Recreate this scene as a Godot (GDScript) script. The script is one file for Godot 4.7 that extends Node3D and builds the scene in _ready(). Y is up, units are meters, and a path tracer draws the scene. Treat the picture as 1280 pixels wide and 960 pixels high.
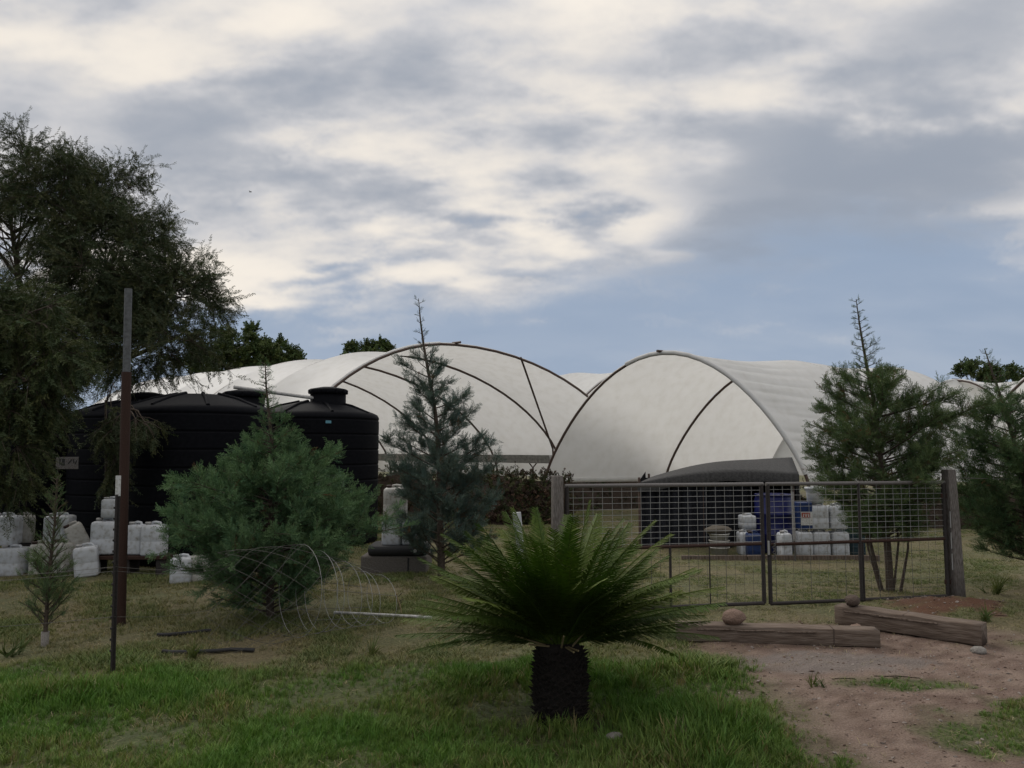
extends Node3D
# A farmyard under a bright overcast sky: plastic tunnels, black water tanks, a wire gate, young conifers and a cycad.

const F := 961.0            # focal length in pixels of a 1280-wide picture
const EYE := Vector3(0, 1.6, 0)
const PITCH := 0.08305      # camera looks up by this angle

var rng := RandomNumberGenerator.new()
var n_ground := FastNoiseLite.new()
var n_patch := FastNoiseLite.new()
var n_fine := FastNoiseLite.new()
var M := {}
var T := {}
var used := {}

# ------------------------------------------------------------------ helpers
func ray(u: float, v: float) -> Vector3:
	var fwd := Vector3(0, sin(PITCH), -cos(PITCH))
	var up := Vector3(0, cos(PITCH), sin(PITCH))
	return (fwd * F + Vector3.RIGHT * (u - 640.0) + up * (480.0 - v)).normalized()

func at(u: float, v: float, d: float) -> Vector3:      # the point seen at a pixel, d metres ahead
	var r := ray(u, v)
	return EYE + r * (d / -r.z)

func gh(x: float, z: float) -> float:                  # height of the ground
	var d := -z
	var y := n_ground.get_noise_2d(x * 0.35, z * 0.35) * 0.03 + n_ground.get_noise_2d(x * 2.0 + 40.0, z * 2.0) * 0.012 + n_fine.get_noise_2d(x * 7.0, z * 7.0) * 0.008
	var m := Vector2((x - 4.3) / 0.75, (z + 7.75) / 0.38)
	y += 0.10 * exp(-m.length_squared()) * (1.0 + 0.5 * n_fine.get_noise_2d(x * 6.0, z * 6.0))
	return y * smoothstep(60.0, 25.0, d)

func gnd(u: float, d: float, lift := 0.0) -> Vector3:  # a point on the ground under pixel column u, d metres ahead
	var x := (u - 640.0) / F * (d * cos(PITCH) - 1.45 * sin(PITCH))
	return Vector3(x, gh(x, -d) + lift, -d)

func on(x: float, d: float, lift := 0.0) -> Vector3:
	return Vector3(x, gh(x, -d) + lift, -d)

func lin(r: float, g: float, b: float) -> Color:       # a real-world base colour, as sRGB
	return Color(r, g, b).linear_to_srgb()

func numbered(n: String) -> String:
	used[n] = used.get(n, -1) + 1
	return n if used[n] == 0 else "%s_%03d" % [n, used[n]]

func tag(o: Node, label: String, category: String, group := "", kind := "") -> Node:
	if label: o.set_meta("label", label)
	if category: o.set_meta("category", category)
	if group: o.set_meta("group", group)
	if kind: o.set_meta("kind", kind)
	return o

func thing(called: String, label: String, category: String, pos := Vector3.ZERO, turn := 0.0, group := "") -> Node3D:
	var o := Node3D.new()
	o.name = numbered(called)
	add_child(o)
	o.position = pos
	o.rotation.y = turn
	tag(o, label, category, group)
	return o

func inst(called: String, mesh: Mesh, m: Material, parent: Node = self) -> MeshInstance3D:
	var o := MeshInstance3D.new()
	o.name = numbered(called) if parent == self else called
	o.mesh = mesh
	if m: o.material_override = m
	parent.add_child(o, true)
	return o

func S() -> SurfaceTool:
	var st := SurfaceTool.new()
	st.begin(Mesh.PRIMITIVE_TRIANGLES)
	st.set_smooth_group(0)
	return st

func done(st: SurfaceTool, smooth := true) -> ArrayMesh:
	st.generate_normals()
	return st.commit()

func tri(st: SurfaceTool, a: Vector3, b: Vector3, c: Vector3) -> void:
	st.add_vertex(a); st.add_vertex(b); st.add_vertex(c)

func quad(st: SurfaceTool, a: Vector3, b: Vector3, c: Vector3, d: Vector3) -> void:
	tri(st, a, b, c); tri(st, a, c, d)

func tube(st: SurfaceTool, pts: Array, rad, sides := 8, caps := true) -> void:
	var n := pts.size()
	var rings := []
	var ref := Vector3.UP
	var d0: Vector3 = (pts[1] - pts[0]).normalized()
	if absf(d0.dot(ref)) > 0.9: ref = Vector3.RIGHT
	var side := d0.cross(ref).normalized()
	for i in n:
		var d: Vector3 = (pts[mini(i + 1, n - 1)] - pts[maxi(i - 1, 0)]).normalized()
		side = (side - d * side.dot(d)).normalized()
		var other := d.cross(side)
		var r: float = rad[i] if rad is Array else rad
		var ring := PackedVector3Array()
		for k in sides:
			var a := TAU * k / sides
			ring.append(pts[i] + (side * cos(a) + other * sin(a)) * r)
		rings.append(ring)
	for i in n - 1:
		for k in sides:
			var k2 := (k + 1) % sides
			quad(st, rings[i][k], rings[i + 1][k], rings[i + 1][k2], rings[i][k2])
	if caps:
		st.set_smooth_group(-1)
		for k in range(1, sides - 1):
			tri(st, rings[0][0], rings[0][k], rings[0][k + 1])
			tri(st, rings[n - 1][0], rings[n - 1][k + 1], rings[n - 1][k])
		st.set_smooth_group(0)

func bar(a: Vector3, b: Vector3, r: float, sides := 6) -> ArrayMesh:
	var st := S()
	tube(st, [a, b], r, sides)
	return done(st)

func box(st: SurfaceTool, c: Vector3, s: Vector3, bas := Basis.IDENTITY, bev := 0.0) -> void:
	st.set_smooth_group(-1)
	var h := s * 0.5
	var lo := minf(minf(h.x, h.y), h.z)
	var b := minf(bev, lo * 0.6)
	for ax in 3:
		for sg in [-1.0, 1.0]:
			var u := (ax + 1) % 3
			var w := (ax + 2) % 3
			var p := []
			for q in [[-1, -1], [1, -1], [1, 1], [-1, 1]]:
				var v := Vector3.ZERO
				v[ax] = sg * h[ax]; v[u] = q[0] * (h[u] - b); v[w] = q[1] * (h[w] - b)
				p.append(c + bas * v)
			if sg > 0: p.reverse()
			quad(st, p[0], p[1], p[2], p[3])
	if b > 0.0:
		for ax in 3:
			var u := (ax + 1) % 3
			var w := (ax + 2) % 3
			for su in [-1.0, 1.0]:
				for sw in [-1.0, 1.0]:
					var p := []
					for q in [[-1, 0], [1, 0], [1, 1], [-1, 1]]:
						var v := Vector3.ZERO
						v[ax] = q[0] * (h[ax] - b)
						v[u] = su * (h[u] - (b if q[1] == 0 else 0.0))
						v[w] = sw * (h[w] - (0.0 if q[1] == 0 else b))
						p.append(c + bas * v)
					if su * sw > 0: p.reverse()
					quad(st, p[0], p[1], p[2], p[3])
		for sx in [-1.0, 1.0]:
			for sy in [-1.0, 1.0]:
				for sz in [-1.0, 1.0]:
					var a := c + bas * Vector3(sx * h.x, sy * (h.y - b), sz * (h.z - b))
					var d := c + bas * Vector3(sx * (h.x - b), sy * h.y, sz * (h.z - b))
					var e := c + bas * Vector3(sx * (h.x - b), sy * (h.y - b), sz * h.z)
					if sx * sy * sz > 0: tri(st, a, e, d)
					else: tri(st, a, d, e)
	st.set_smooth_group(0)

func boxmesh(c: Vector3, s: Vector3, bas := Basis.IDENTITY, bev := 0.004) -> ArrayMesh:
	var st := S()
	box(st, c, s, bas, bev)
	return done(st)

func lathe(st: SurfaceTool, prof: Array, sides := 32, off := Vector3.ZERO) -> void:   # prof: [radius, height] from the bottom up
	for i in prof.size() - 1:
		for k in sides:
			var a0 := TAU * k / sides
			var a1 := TAU * (k + 1) / sides
			var p: Array = prof[i]
			var q: Array = prof[i + 1]
			var v := [off + Vector3(cos(a0) * p[0], p[1], sin(a0) * p[0]), off + Vector3(cos(a0) * q[0], q[1], sin(a0) * q[0]), off + Vector3(cos(a1) * q[0], q[1], sin(a1) * q[0]), off + Vector3(cos(a1) * p[0], p[1], sin(a1) * p[0])]
			if p[0] > 1e-5: tri(st, v[0], v[2], v[3])
			if q[0] > 1e-5: tri(st, v[0], v[1], v[2])

func loft(st: SurfaceTool, levels: Array, corner := 4) -> void:   # rounded rectangles [y, half x, half z, corner radius, shift x, shift z]
	var rings := []
	for l in levels:
		var ring := PackedVector3Array()
		for c in 4:
			var sx: float = [1, -1, -1, 1][c]
			var sz: float = [1, 1, -1, -1][c]
			for k in corner + 1:
				var a := (c + float(k) / corner) * PI / 2
				ring.append(Vector3(sx * (l[1] - l[3]) + cos(a) * l[3] + l[4], l[0], sz * (l[2] - l[3]) + sin(a) * l[3] + l[5]))
		rings.append(ring)
	var n: int = rings[0].size()
	for i in rings.size() - 1:
		for k in n:
			var k2 := (k + 1) % n
			quad(st, rings[i][k], rings[i + 1][k], rings[i + 1][k2], rings[i][k2])
	for k in range(1, n - 1):
		tri(st, rings[0][0], rings[0][k], rings[0][k + 1])
		var e := rings.size() - 1
		tri(st, rings[e][0], rings[e][k + 1], rings[e][k])

func noise_tex(sd: int, freq: float, cols: Array, oct := 5, size := 512, normal := 0.0, type := FastNoiseLite.TYPE_SIMPLEX_SMOOTH) -> NoiseTexture2D:
	var n := FastNoiseLite.new()
	n.seed = sd
	n.noise_type = type
	n.frequency = freq
	n.fractal_octaves = oct
	var t := NoiseTexture2D.new()
	t.width = size
	t.height = size
	t.seamless = true
	t.noise = n
	if normal > 0.0:
		t.as_normal_map = true
		t.bump_strength = normal
	elif cols.size():
		var g := Gradient.new()
		var offs := PackedFloat32Array()
		var cc := PackedColorArray()
		for c in cols:
			offs.append(c[0])
			cc.append(c[1])
		g.offsets = offs
		g.colors = cc
		t.color_ramp = g
	return t

func mat(c: Color, rough := 0.9, tex = null, scale := 1.0, bump = null, bump_cm := 0.0, world := true) -> StandardMaterial3D:
	var m := StandardMaterial3D.new()
	m.albedo_color = c
	m.roughness = rough
	m.metallic_specular = 0.4
	if tex:
		m.albedo_texture = tex
	if bump:
		m.heightmap_enabled = true
		m.heightmap_texture = bump
		m.heightmap_scale = bump_cm
	if tex or bump:
		m.uv1_triplanar = true
		m.uv1_world_triplanar = world
		m.uv1_scale = Vector3.ONE * scale
	return m

func leaf_mat(back: Color, rough := 0.7) -> StandardMaterial3D:
	var m := StandardMaterial3D.new()
	m.albedo_color = Color.WHITE
	m.vertex_color_use_as_albedo = true
	m.roughness = rough
	m.metallic_specular = 0.25
	m.backlight_enabled = true
	m.backlight = back
	return m

func multi(called: String, mesh: Mesh, m: Material, where: Array, tint: Array, parent: Node = self) -> MultiMeshInstance3D:
	var mm := MultiMesh.new()
	mm.transform_format = MultiMesh.TRANSFORM_3D
	mm.use_colors = true
	mm.mesh = mesh
	mm.instance_count = where.size()
	for i in where.size():
		mm.set_instance_transform(i, where[i])
		mm.set_instance_color(i, tint[i])
	var o := MultiMeshInstance3D.new()
	o.name = numbered(called) if parent == self else called
	o.multimesh = mm
	o.material_override = m
	parent.add_child(o, true)
	return o

func R(a: float, b: float) -> float: return rng.randf_range(a, b)
func dir_rand() -> Vector3:
	var z := R(-1, 1)
	var a := R(0, TAU)
	var s := sqrt(1.0 - z * z)
	return Vector3(s * cos(a), z, s * sin(a))

func toward(d: Vector3, roll: float) -> Basis:          # y axis along d
	var y := d.normalized()
	var ref := Vector3.UP if absf(y.y) < 0.95 else Vector3.RIGHT
	var x := y.cross(ref).normalized().rotated(y, roll)
	return Basis(x, y, x.cross(y))

func vary(c: Color, a: float, hue := 0.0) -> Color:     # linear tint, varied in depth of dye and in yellowness
	var f := exp(R(-a, a))
	var h := R(-hue, hue)
	return Color(c.r * f * (1.0 + h), c.g * f, c.b * f * (1.0 - h))

# ------------------------------------------------------------------ sky
func make_sky() -> ImageTexture:
	var w := 3072
	var h := 1536
	var big := FastNoiseLite.new()
	big.seed = 11; big.frequency = 0.75; big.fractal_octaves = 7; big.fractal_gain = 0.55; big.noise_type = FastNoiseLite.TYPE_SIMPLEX_SMOOTH
	big.domain_warp_enabled = true; big.domain_warp_amplitude = 0.5; big.domain_warp_frequency = 0.8
	var thick := FastNoiseLite.new()
	thick.seed = 5; thick.frequency = 1.3; thick.fractal_octaves = 6; thick.fractal_gain = 0.55; thick.noise_type = FastNoiseLite.TYPE_SIMPLEX_SMOOTH
	# the cloud banks of the photograph: pixel, half size, how much brighter (+, thin cloud) or greyer (-, thick cloud)
	var banks := []
	for b in [[1080, 230, 210, 62, -1.8], [1020, 170, 70, 30, -0.9], [1240, 15, 120, 45, -0.9], [230, 130, 150, 40, -0.45], [560, 50, 120, 26, -0.28], [330, 265, 130, 34, -0.35], [60, 165, 150, 35, -0.4], [620, 5, 60, 14, -0.4],
			[860, 55, 120, 30, -0.3], [930, 320, 190, 40, -0.5], [430, 235, 70, 16, -0.25], [250, 175, 90, 20, -0.3], [560, 100, 160, 25, -0.2],
			[640, 262, 180, 45, 0.9], [480, 190, 160, 30, 0.6], [790, 275, 90, 30, 0.8], [150, 62, 180, 26, 0.55], [400, 25, 90, 26, 0.5], [880, 14, 70, 14, 0.5], [1190, 268, 95, 11, 0.8], [1060, 322, 60, 8, 0.6], [1235, 340, 60, 14, 0.45],
			[330, 335, 170, 22, 0.8], [310, 375, 80, 16, 0.7], [120, 330, 150, 40, 0.5], [820, 390, 300, 40, -0.6], [1110, 270, 190, 40, -1.0], [1180, 200, 120, 30, -0.8], [560, 330, 60, 14, 0.4], [610, 358, 55, 11, 0.5], [680, 405, 45, 6, 0.35], [830, 320, 40, 8, 0.5], [780, 130, 200, 35, 0.3], [230, 232, 110, 14, 0.45], [720, 205, 90, 16, 0.3], [1000, 60, 90, 30, 0.2], [1170, 130, 80, 25, 0.3]]:
		var d := ray(b[0], b[1])
		banks.append([atan2(d.x, -d.z), asin(d.y), b[2] / F, b[3] / F, b[4]])
	var data := PackedFloat32Array()
	data.resize(w * h * 3)
	var rows := h / 2
	var job := func(j: int) -> void:
		var el := PI * 0.5 - (j + 0.5) / h * PI
		var sy := sin(el)
		var cy := cos(el)
		var air := Color(0.345, 0.425, 0.545).lerp(Color(0.30, 0.385, 0.52), smoothstep(0.0, 0.2, sy))
		var grow := 1.0 + 0.65 * smoothstep(0.42, 1.0, sy)                 # an overcast sky is brighter overhead
		for i in w:
			var az := (i + 0.5) / w * TAU
			if az > PI: az -= TAU
			var k := 1.0 / (sy + 0.30)
			var px := sin(az) * cy * k
			var pz := -cos(az) * cy * k
			var n1 := big.get_noise_2d(px * 1.1, pz * 1.7 + 3.0)
			var n2 := thick.get_noise_2d(px * 1.9 + 9.0, pz * 3.6)
			var v := n1 * 1.0 + 0.12
			if absf(az) < 1.1 and el < 0.75:
				for b in banks:
					var ex: float = (az - b[0]) / b[2]
					var ey: float = (el - b[1]) / b[3]
					ex += n1 * 0.6 + n2 * 0.4
					ey += n2 * 0.8
					var q: float = ex * ex + ey * ey
					if q < 5.0:
						v += b[4] * exp(-q) * (0.85 + 1.1 * n2 + 0.5 * n1)
			# cloud cover: none in the lowest clear band, nearly closed above
			var cov := smoothstep(0.17, 0.265, sy + n1 * 0.05 + n2 * 0.035 + 0.075 * clampf(v, -0.45, 1.0))
			var lit := 1.08 / (1.0 + exp(-3.7 * (0.68 * v + 0.85 * n2 - 0.02)))
			var dark := Color(0.315, 0.355, 0.425)
			var pale := Color(0.88, 0.82, 0.745)
			var mid := Color(0.60, 0.60, 0.62)
			var c := dark.lerp(mid, minf(lit * 2.0, 1.0)) if lit < 0.5 else mid.lerp(pale, minf((lit - 0.5) * 2.0, 1.2))
			c = air.lerp(c, 0.10 + 0.90 * cov) * grow
			var o := (j * w + i) * 3
			data[o] = c.r
			data[o + 1] = c.g
			data[o + 2] = c.b
	for j in rows: job.call(j)
	for j in range(rows, h):
		for i in w:
			var o := (j * w + i) * 3
			data[o] = 0.06; data[o + 1] = 0.06; data[o + 2] = 0.045
	return ImageTexture.create_from_image(Image.create_from_data(w, h, false, Image.FORMAT_RGBF, data.to_byte_array()))

# ------------------------------------------------------------------ ground
func dirt(x: float, d: float) -> float:                 # 1 on the bare track, 0 on grass
	var n := n_patch.get_noise_2d(x * 1.6, d * 1.6)
	var f := n_fine.get_noise_2d(x * 4.0, d * 4.0)
	var left := 1.52 + 0.25 * n + 0.14 * f
	var a := smoothstep(left - 0.30, left + 0.42, x + 0.25 * f)
	var right := 4.25 + 0.5 * n
	a *= smoothstep(right + 0.35, right - 0.3, x)
	a *= smoothstep(7.45, 6.7, d + 0.35 * n + (0.9 if x < 2.2 else 0.0) * 0.3)
	# grass patches along the right of the track and a thin strip in its middle
	var p1 := Vector2((x - 3.0) / 0.65, (d - 4.55) / 0.55).length_squared()
	a *= 1.0 - 0.95 * smoothstep(1.25, 0.5, p1 + 1.1 * n + 0.6 * f)
	var p2 := Vector2((x - 2.65) / 0.5, (d - 5.35) / 0.16).length_squared()
	a *= 1.0 - 0.8 * smoothstep(1.1, 0.3, p2 + 0.8 * f)
	var m := Vector2((x - 4.3) / 0.85, (d - 7.75) / 0.42).length_squared()
	return clampf(maxf(a, smoothstep(1.1, 0.4, m + 1.3 * f + 0.6 * n)), 0.0, 1.0)

func lush(x: float, d: float) -> float:                 # 1 in the watered green lawn in front, 0 on the dry field
	var n := n_patch.get_noise_2d(x * 0.9 + 20.0, d * 1.4)
	var f := n_fine.get_noise_2d(x * 2.0, d * 2.0)
	var edge := 5.75 + 0.5 * n + 0.3 * f + 0.35 * exp(-pow((x - 0.2) / 1.2, 2.0))
	return smoothstep(edge + 0.35, edge - 0.4, d)

func ground_color(x: float, d: float) -> Color:
	var n := n_patch.get_noise_2d(x * 0.8, d * 0.8)
	var f := n_fine.get_noise_2d(x * 5.0, d * 5.0)
	var g := n_fine.get_noise_2d(x * 17.0, d * 17.0)
	var dry := Color(0.175, 0.150, 0.085).lerp(Color(0.125, 0.132, 0.06), clampf(0.5 + n * 1.2 + 0.4 * f, 0, 1))
	var green := Color(0.062, 0.084, 0.028).lerp(Color(0.092, 0.104, 0.040), clampf(0.5 + f, 0, 1))
	var c := dry.lerp(green, lush(x, d))
	var soil := Color(0.148, 0.100, 0.078).lerp(Color(0.245, 0.182, 0.150), clampf(0.5 + f * 1.3 + n * 0.6 + g * 1.0, 0, 1))
	# damp grey film of old mortar on the track by the beams, red earth by the gate post
	var grey := Vector2((x - 2.35) / 0.75, (d - 5.85) / 0.32).length_squared()
	soil = soil.lerp(Color(0.20, 0.178, 0.168), 0.75 * smoothstep(1.2, 0.4, grey + 1.2 * f))
	var red := Vector2((x - 4.3) / 0.9, (d - 7.75) / 0.45).length_squared()
	soil = soil.lerp(Color(0.135, 0.068, 0.042), smoothstep(1.6, 0.5, red + 0.5 * f))
	return c.lerp(soil, dirt(x, d)) * (1.0 + 0.18 * g)

func steps(spans: Array) -> PackedFloat32Array:         # [start, end, step] spans joined
	var out := PackedFloat32Array()
	for s in spans:
		var n := int(round((s[1] - s[0]) / s[2]))
		for i in n: out.append(lerpf(s[0], s[1], float(i) / n))
	out.append(spans[-1][1])
	return out

func make_ground() -> void:
	var xs := steps([[-400, -60, 40], [-60, -20, 5], [-20, -7, 0.5], [-7, 7, 0.08], [7, 20, 0.5], [20, 60, 5], [60, 400, 40]])
	var ds := steps([[-60, 0, 6], [0, 3, 0.3], [3, 9, 0.07], [9, 16, 0.14], [16, 30, 0.5], [30, 100, 7], [100, 600, 50]])
	for pass_ in 2:
		var st := S()
		var seen := {}
		var count := 0
		for j in ds.size() - 1:
			for i in xs.size() - 1:
				var mx := (xs[i] + xs[i + 1]) * 0.5
				var md := (ds[j] + ds[j + 1]) * 0.5
				if pass_ == 1 and (mx < 1.0 or mx > 5.8 or md < 1.5 or md > 8.6 or dirt(mx, md) < 0.45): continue
				var idx := []
				for q in [[0, 0], [0, 1], [1, 1], [1, 0]]:
					var key: int = (j + q[1]) * 10000 + i + q[0]
					if not seen.has(key):
						var x := xs[i + q[0]]
						var d := ds[j + q[1]]
						seen[key] = count
						count += 1
						st.set_color(ground_color(x, d))
						st.set_normal(Vector3.UP)
						st.add_vertex(Vector3(x, gh(x, -d) + (lerpf(-0.008, 0.006, smoothstep(0.42, 0.62, dirt(x, d))) if pass_ == 1 else 0.0), -d))
					idx.append(seen[key])
				for k in [0, 1, 2, 0, 2, 3]: st.add_index(idx[k])
		st.generate_normals()
		var m: StandardMaterial3D = M.ground if pass_ == 0 else M.track
		var o := inst(["ground", "dirt_path"][pass_], st.commit(), m)
		tag(o, ["dry grassy yard sloping gently away under everything", "bare reddish dirt track with gravel leading to the wire gate"][pass_], ["ground", "path"][pass_], "", "structure")

func tuft(blades: int, spread: float, bend: float, wide: float) -> ArrayMesh:
	var st := S()
	st.set_smooth_group(-1)
	for i in blades:
		var a := R(0, TAU)
		var p := Vector3(cos(a), 0, sin(a)) * spread * sqrt(R(0, 1))
		var h := R(0.55, 1.0)
		var b := R(0, TAU)
		var out := Vector3(cos(b), 0, sin(b)) * bend * R(0.3, 1.2)
		var side := Vector3(-sin(b + R(-1, 1)), 0, cos(b)).normalized() * wide * R(0.7, 1.2)
		var m := p + out * 0.35 + Vector3.UP * h * 0.55
		var t := p + out + Vector3.UP * h * R(0.85, 1.0)
		quad(st, p - side, m - side * 0.8, m + side * 0.8, p + side)
		tri(st, m - side * 0.8, t, m + side * 0.8)
	return done(st)

func make_grass() -> void:
	var kinds := [tuft(9, 0.22, 0.45, 0.028), tuft(8, 0.35, 0.9, 0.035), tuft(10, 0.5, 0.7, 0.03)]
	var tr := [[], [], []]
	var tc := [[], [], []]
	var n := 0
	for it in 330000:
		# even in picture terms near the camera, thinning out far away
		var d := 3.0 * pow(10.0, rng.randf())
		if d > 24.0: continue
		var x := R(-1, 1) * (d * 0.72 + 1.2)
		var L := lush(x, d)
		var D := dirt(x, d)
		if rng.randf() < D * 1.02 + 0.02: continue
		var pn := n_patch.get_noise_2d(x * 1.2 + 70.0, d * 1.2)
		var fn := n_fine.get_noise_2d(x * 1.5 + 7.0, d * 1.5)
		if rng.randf() > (0.58 if L > 0.5 else 0.42) + pn * 0.7 + fn * 0.5: continue
		var tall := L * (0.034 + 0.036 * clampf(pn * 1.4 + 0.4, 0, 1)) + (1.0 - L) * (0.03 + 0.02 * clampf(pn + 0.5, 0, 1))
		if x > 1.9: tall *= 0.6
		# tall lush clump right of the cycad, longer grass round its trunk
		tall += 0.10 * exp(-Vector2((x - 0.95) / 0.4, (d - 4.3) / 0.6).length_squared()) + 0.07 * exp(-Vector2((x - 0.3) / 0.32, (d - 4.55) / 0.16).length_squared())
		tall *= 1.0 - 0.6 * smoothstep(0.15, 0.6, D)
		tall += 0.05 * exp(-Vector2((x - 0.9) / 1.1, (d - 5.6) / 0.3).length_squared()) + 0.06 * exp(-Vector2((x + 2.9) / 0.8, (d - 5.1) / 0.35).length_squared())
		var green := Color(0.088, 0.170, 0.034).lerp(Color(0.142, 0.182, 0.052), clampf(0.45 - fn * 0.9, 0, 1))
		if rng.randf() < 0.10 - fn * 0.25: green = Color(0.20, 0.175, 0.085)
		var dry := Color(0.205, 0.182, 0.095).lerp(Color(0.125, 0.150, 0.058), clampf(0.42 + pn * 1.3 + R(-0.3, 0.3), 0, 1))
		var c := vary(dry.lerp(green, L), 0.3, 0.1)
		var k := (0 if rng.randf() < 0.6 else 1) if L > 0.5 else 2
		var s := tall * R(0.6, 1.5)
		var wide := s * (1.0 if L > 0.5 else 1.5)
		if d > 10.0: wide *= 1.5
		tr[k].append(Transform3D(Basis(Vector3.UP, R(0, TAU)).scaled(Vector3(wide, s, wide)), on(x, d, -0.004)))
		tc[k].append(c)
		n += 1
	var names := ["upright lush green grass blades on the near lawn", "soft arching green grass blades among the near lawn", "short dry mown grass covering the yard beyond the lawn"]
	var called := ["lawn_grass", "arching_grass", "dry_grass"]
	for k in 3:
		tag(multi(called[k], kinds[k], M.grass, tr[k], tc[k]), names[k], "grass", "", "stuff")
	# pebbles and crumbs of earth on the track
	var st := S()
	st.set_smooth_group(-1)
	var ico := []
	for i in 6: ico.append(Vector3(cos(i * TAU / 6) * R(0.8, 1.1), R(-0.1, 0.2), sin(i * TAU / 6) * R(0.8, 1.1)))
	for i in 6:
		tri(st, ico[i], Vector3(0.1, 0.7, 0), ico[(i + 1) % 6])
		tri(st, ico[i], ico[(i + 1) % 6], Vector3(0, -0.5, 0))
	var pm := done(st)
	var pt := []
	var pc := []
	for it in 26000:
		var d := R(3.2, 8.4)
		var x := R(1.0, 5.6)
		if rng.randf() > dirt(x, d) * 0.55: continue
		var s := 0.003 + 0.013 * pow(rng.randf(), 5.0)
		pt.append(Transform3D(Basis(dir_rand(), R(0, TAU)).scaled(Vector3(s * R(0.8, 1.5), s * 0.8, s)), on(x, d, 0.006)))
		pc.append(vary([Color(0.17, 0.125, 0.10), Color(0.12, 0.08, 0.06), Color(0.20, 0.17, 0.15)][rng.randi() % 3], 0.3))
	tag(multi("gravel", pm, M.stones, pt, pc), "small loose gravel scattered over the reddish dirt track", "gravel", "", "stuff")
	# dead straw lying on the yard
	var ss := S()
	ss.set_smooth_group(-1)
	for i in 5:
		var p := Vector3(R(-0.5, 0.5), R(0, 0.1), R(-0.5, 0.5))
		var q := p + Vector3(R(-0.8, 0.8), R(0, 0.25), R(-0.8, 0.8))
		var w := (q - p).cross(Vector3.UP).normalized() * 0.016
		quad(ss, p - w, q - w, q + w, p + w)
	var sm := done(ss)
	var at_ := []
	var col := []
	for it in 26000:
		var d := R(3.5, 13.0)
		var x := R(-1, 1) * (d * 0.7 + 0.6)
		if dirt(x, d) > 0.5 and rng.randf() < 0.85: continue
		if lush(x, d) > 0.6 and rng.randf() < 0.8: continue
		var s := R(0.03, 0.085)
		at_.append(Transform3D(Basis(Vector3.UP, R(0, TAU)).scaled(Vector3.ONE * s), on(x, d, 0.004)))
		col.append(vary(Color(0.26, 0.22, 0.13), 0.35, 0.05))
	tag(multi("straw", sm, M.grass, at_, col), "dead straw lying flat among the dry grass", "straw", "", "stuff")

# ------------------------------------------------------------------ plants
func spray_mesh(n := 11, wide := 0.03) -> ArrayMesh:     # a feathery branchlet of scale leaves, 1 long, along +y
	var st := S()
	st.set_smooth_group(-1)
	quad(st, Vector3(-0.012, 0, 0), Vector3(-0.004, 1, 0), Vector3(0.004, 1, 0), Vector3(0.012, 0, 0))
	for i in n:
		var t := 0.06 + 0.9 * i / n
		var l := 0.46 * (1.0 - 0.65 * t) * R(0.75, 1.15)
		var roll := (PI if i % 2 else 0.0) + R(-0.8, 0.8)
		var p := Vector3(0, t, 0)
		var d := Vector3(sin(0.75), cos(0.75), 0).rotated(Vector3.UP, roll)
		var w := d.cross(dir_rand()).normalized() * wide * 0.7
		quad(st, p, p + d * l * 0.5 - w, p + d * l, p + d * l * 0.5 + w)
		for s in [-1.0, 1.0]:
			for k in 2:
				var q := p + d * l * (0.3 + 0.33 * k)
				var e := (d + Vector3(0, 0.3, 0)).rotated(Vector3.UP, s * 0.8).rotated(Vector3(cos(roll), 0, -sin(roll)), R(-0.4, 0.4)).normalized()
				var le := l * 0.45 * R(0.7, 1.1)
				var w2 := e.cross(dir_rand()).normalized() * wide * 0.55
				quad(st, q, q + e * le * 0.5 - w2, q + e * le, q + e * le * 0.5 + w2)
	return done(st)

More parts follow.
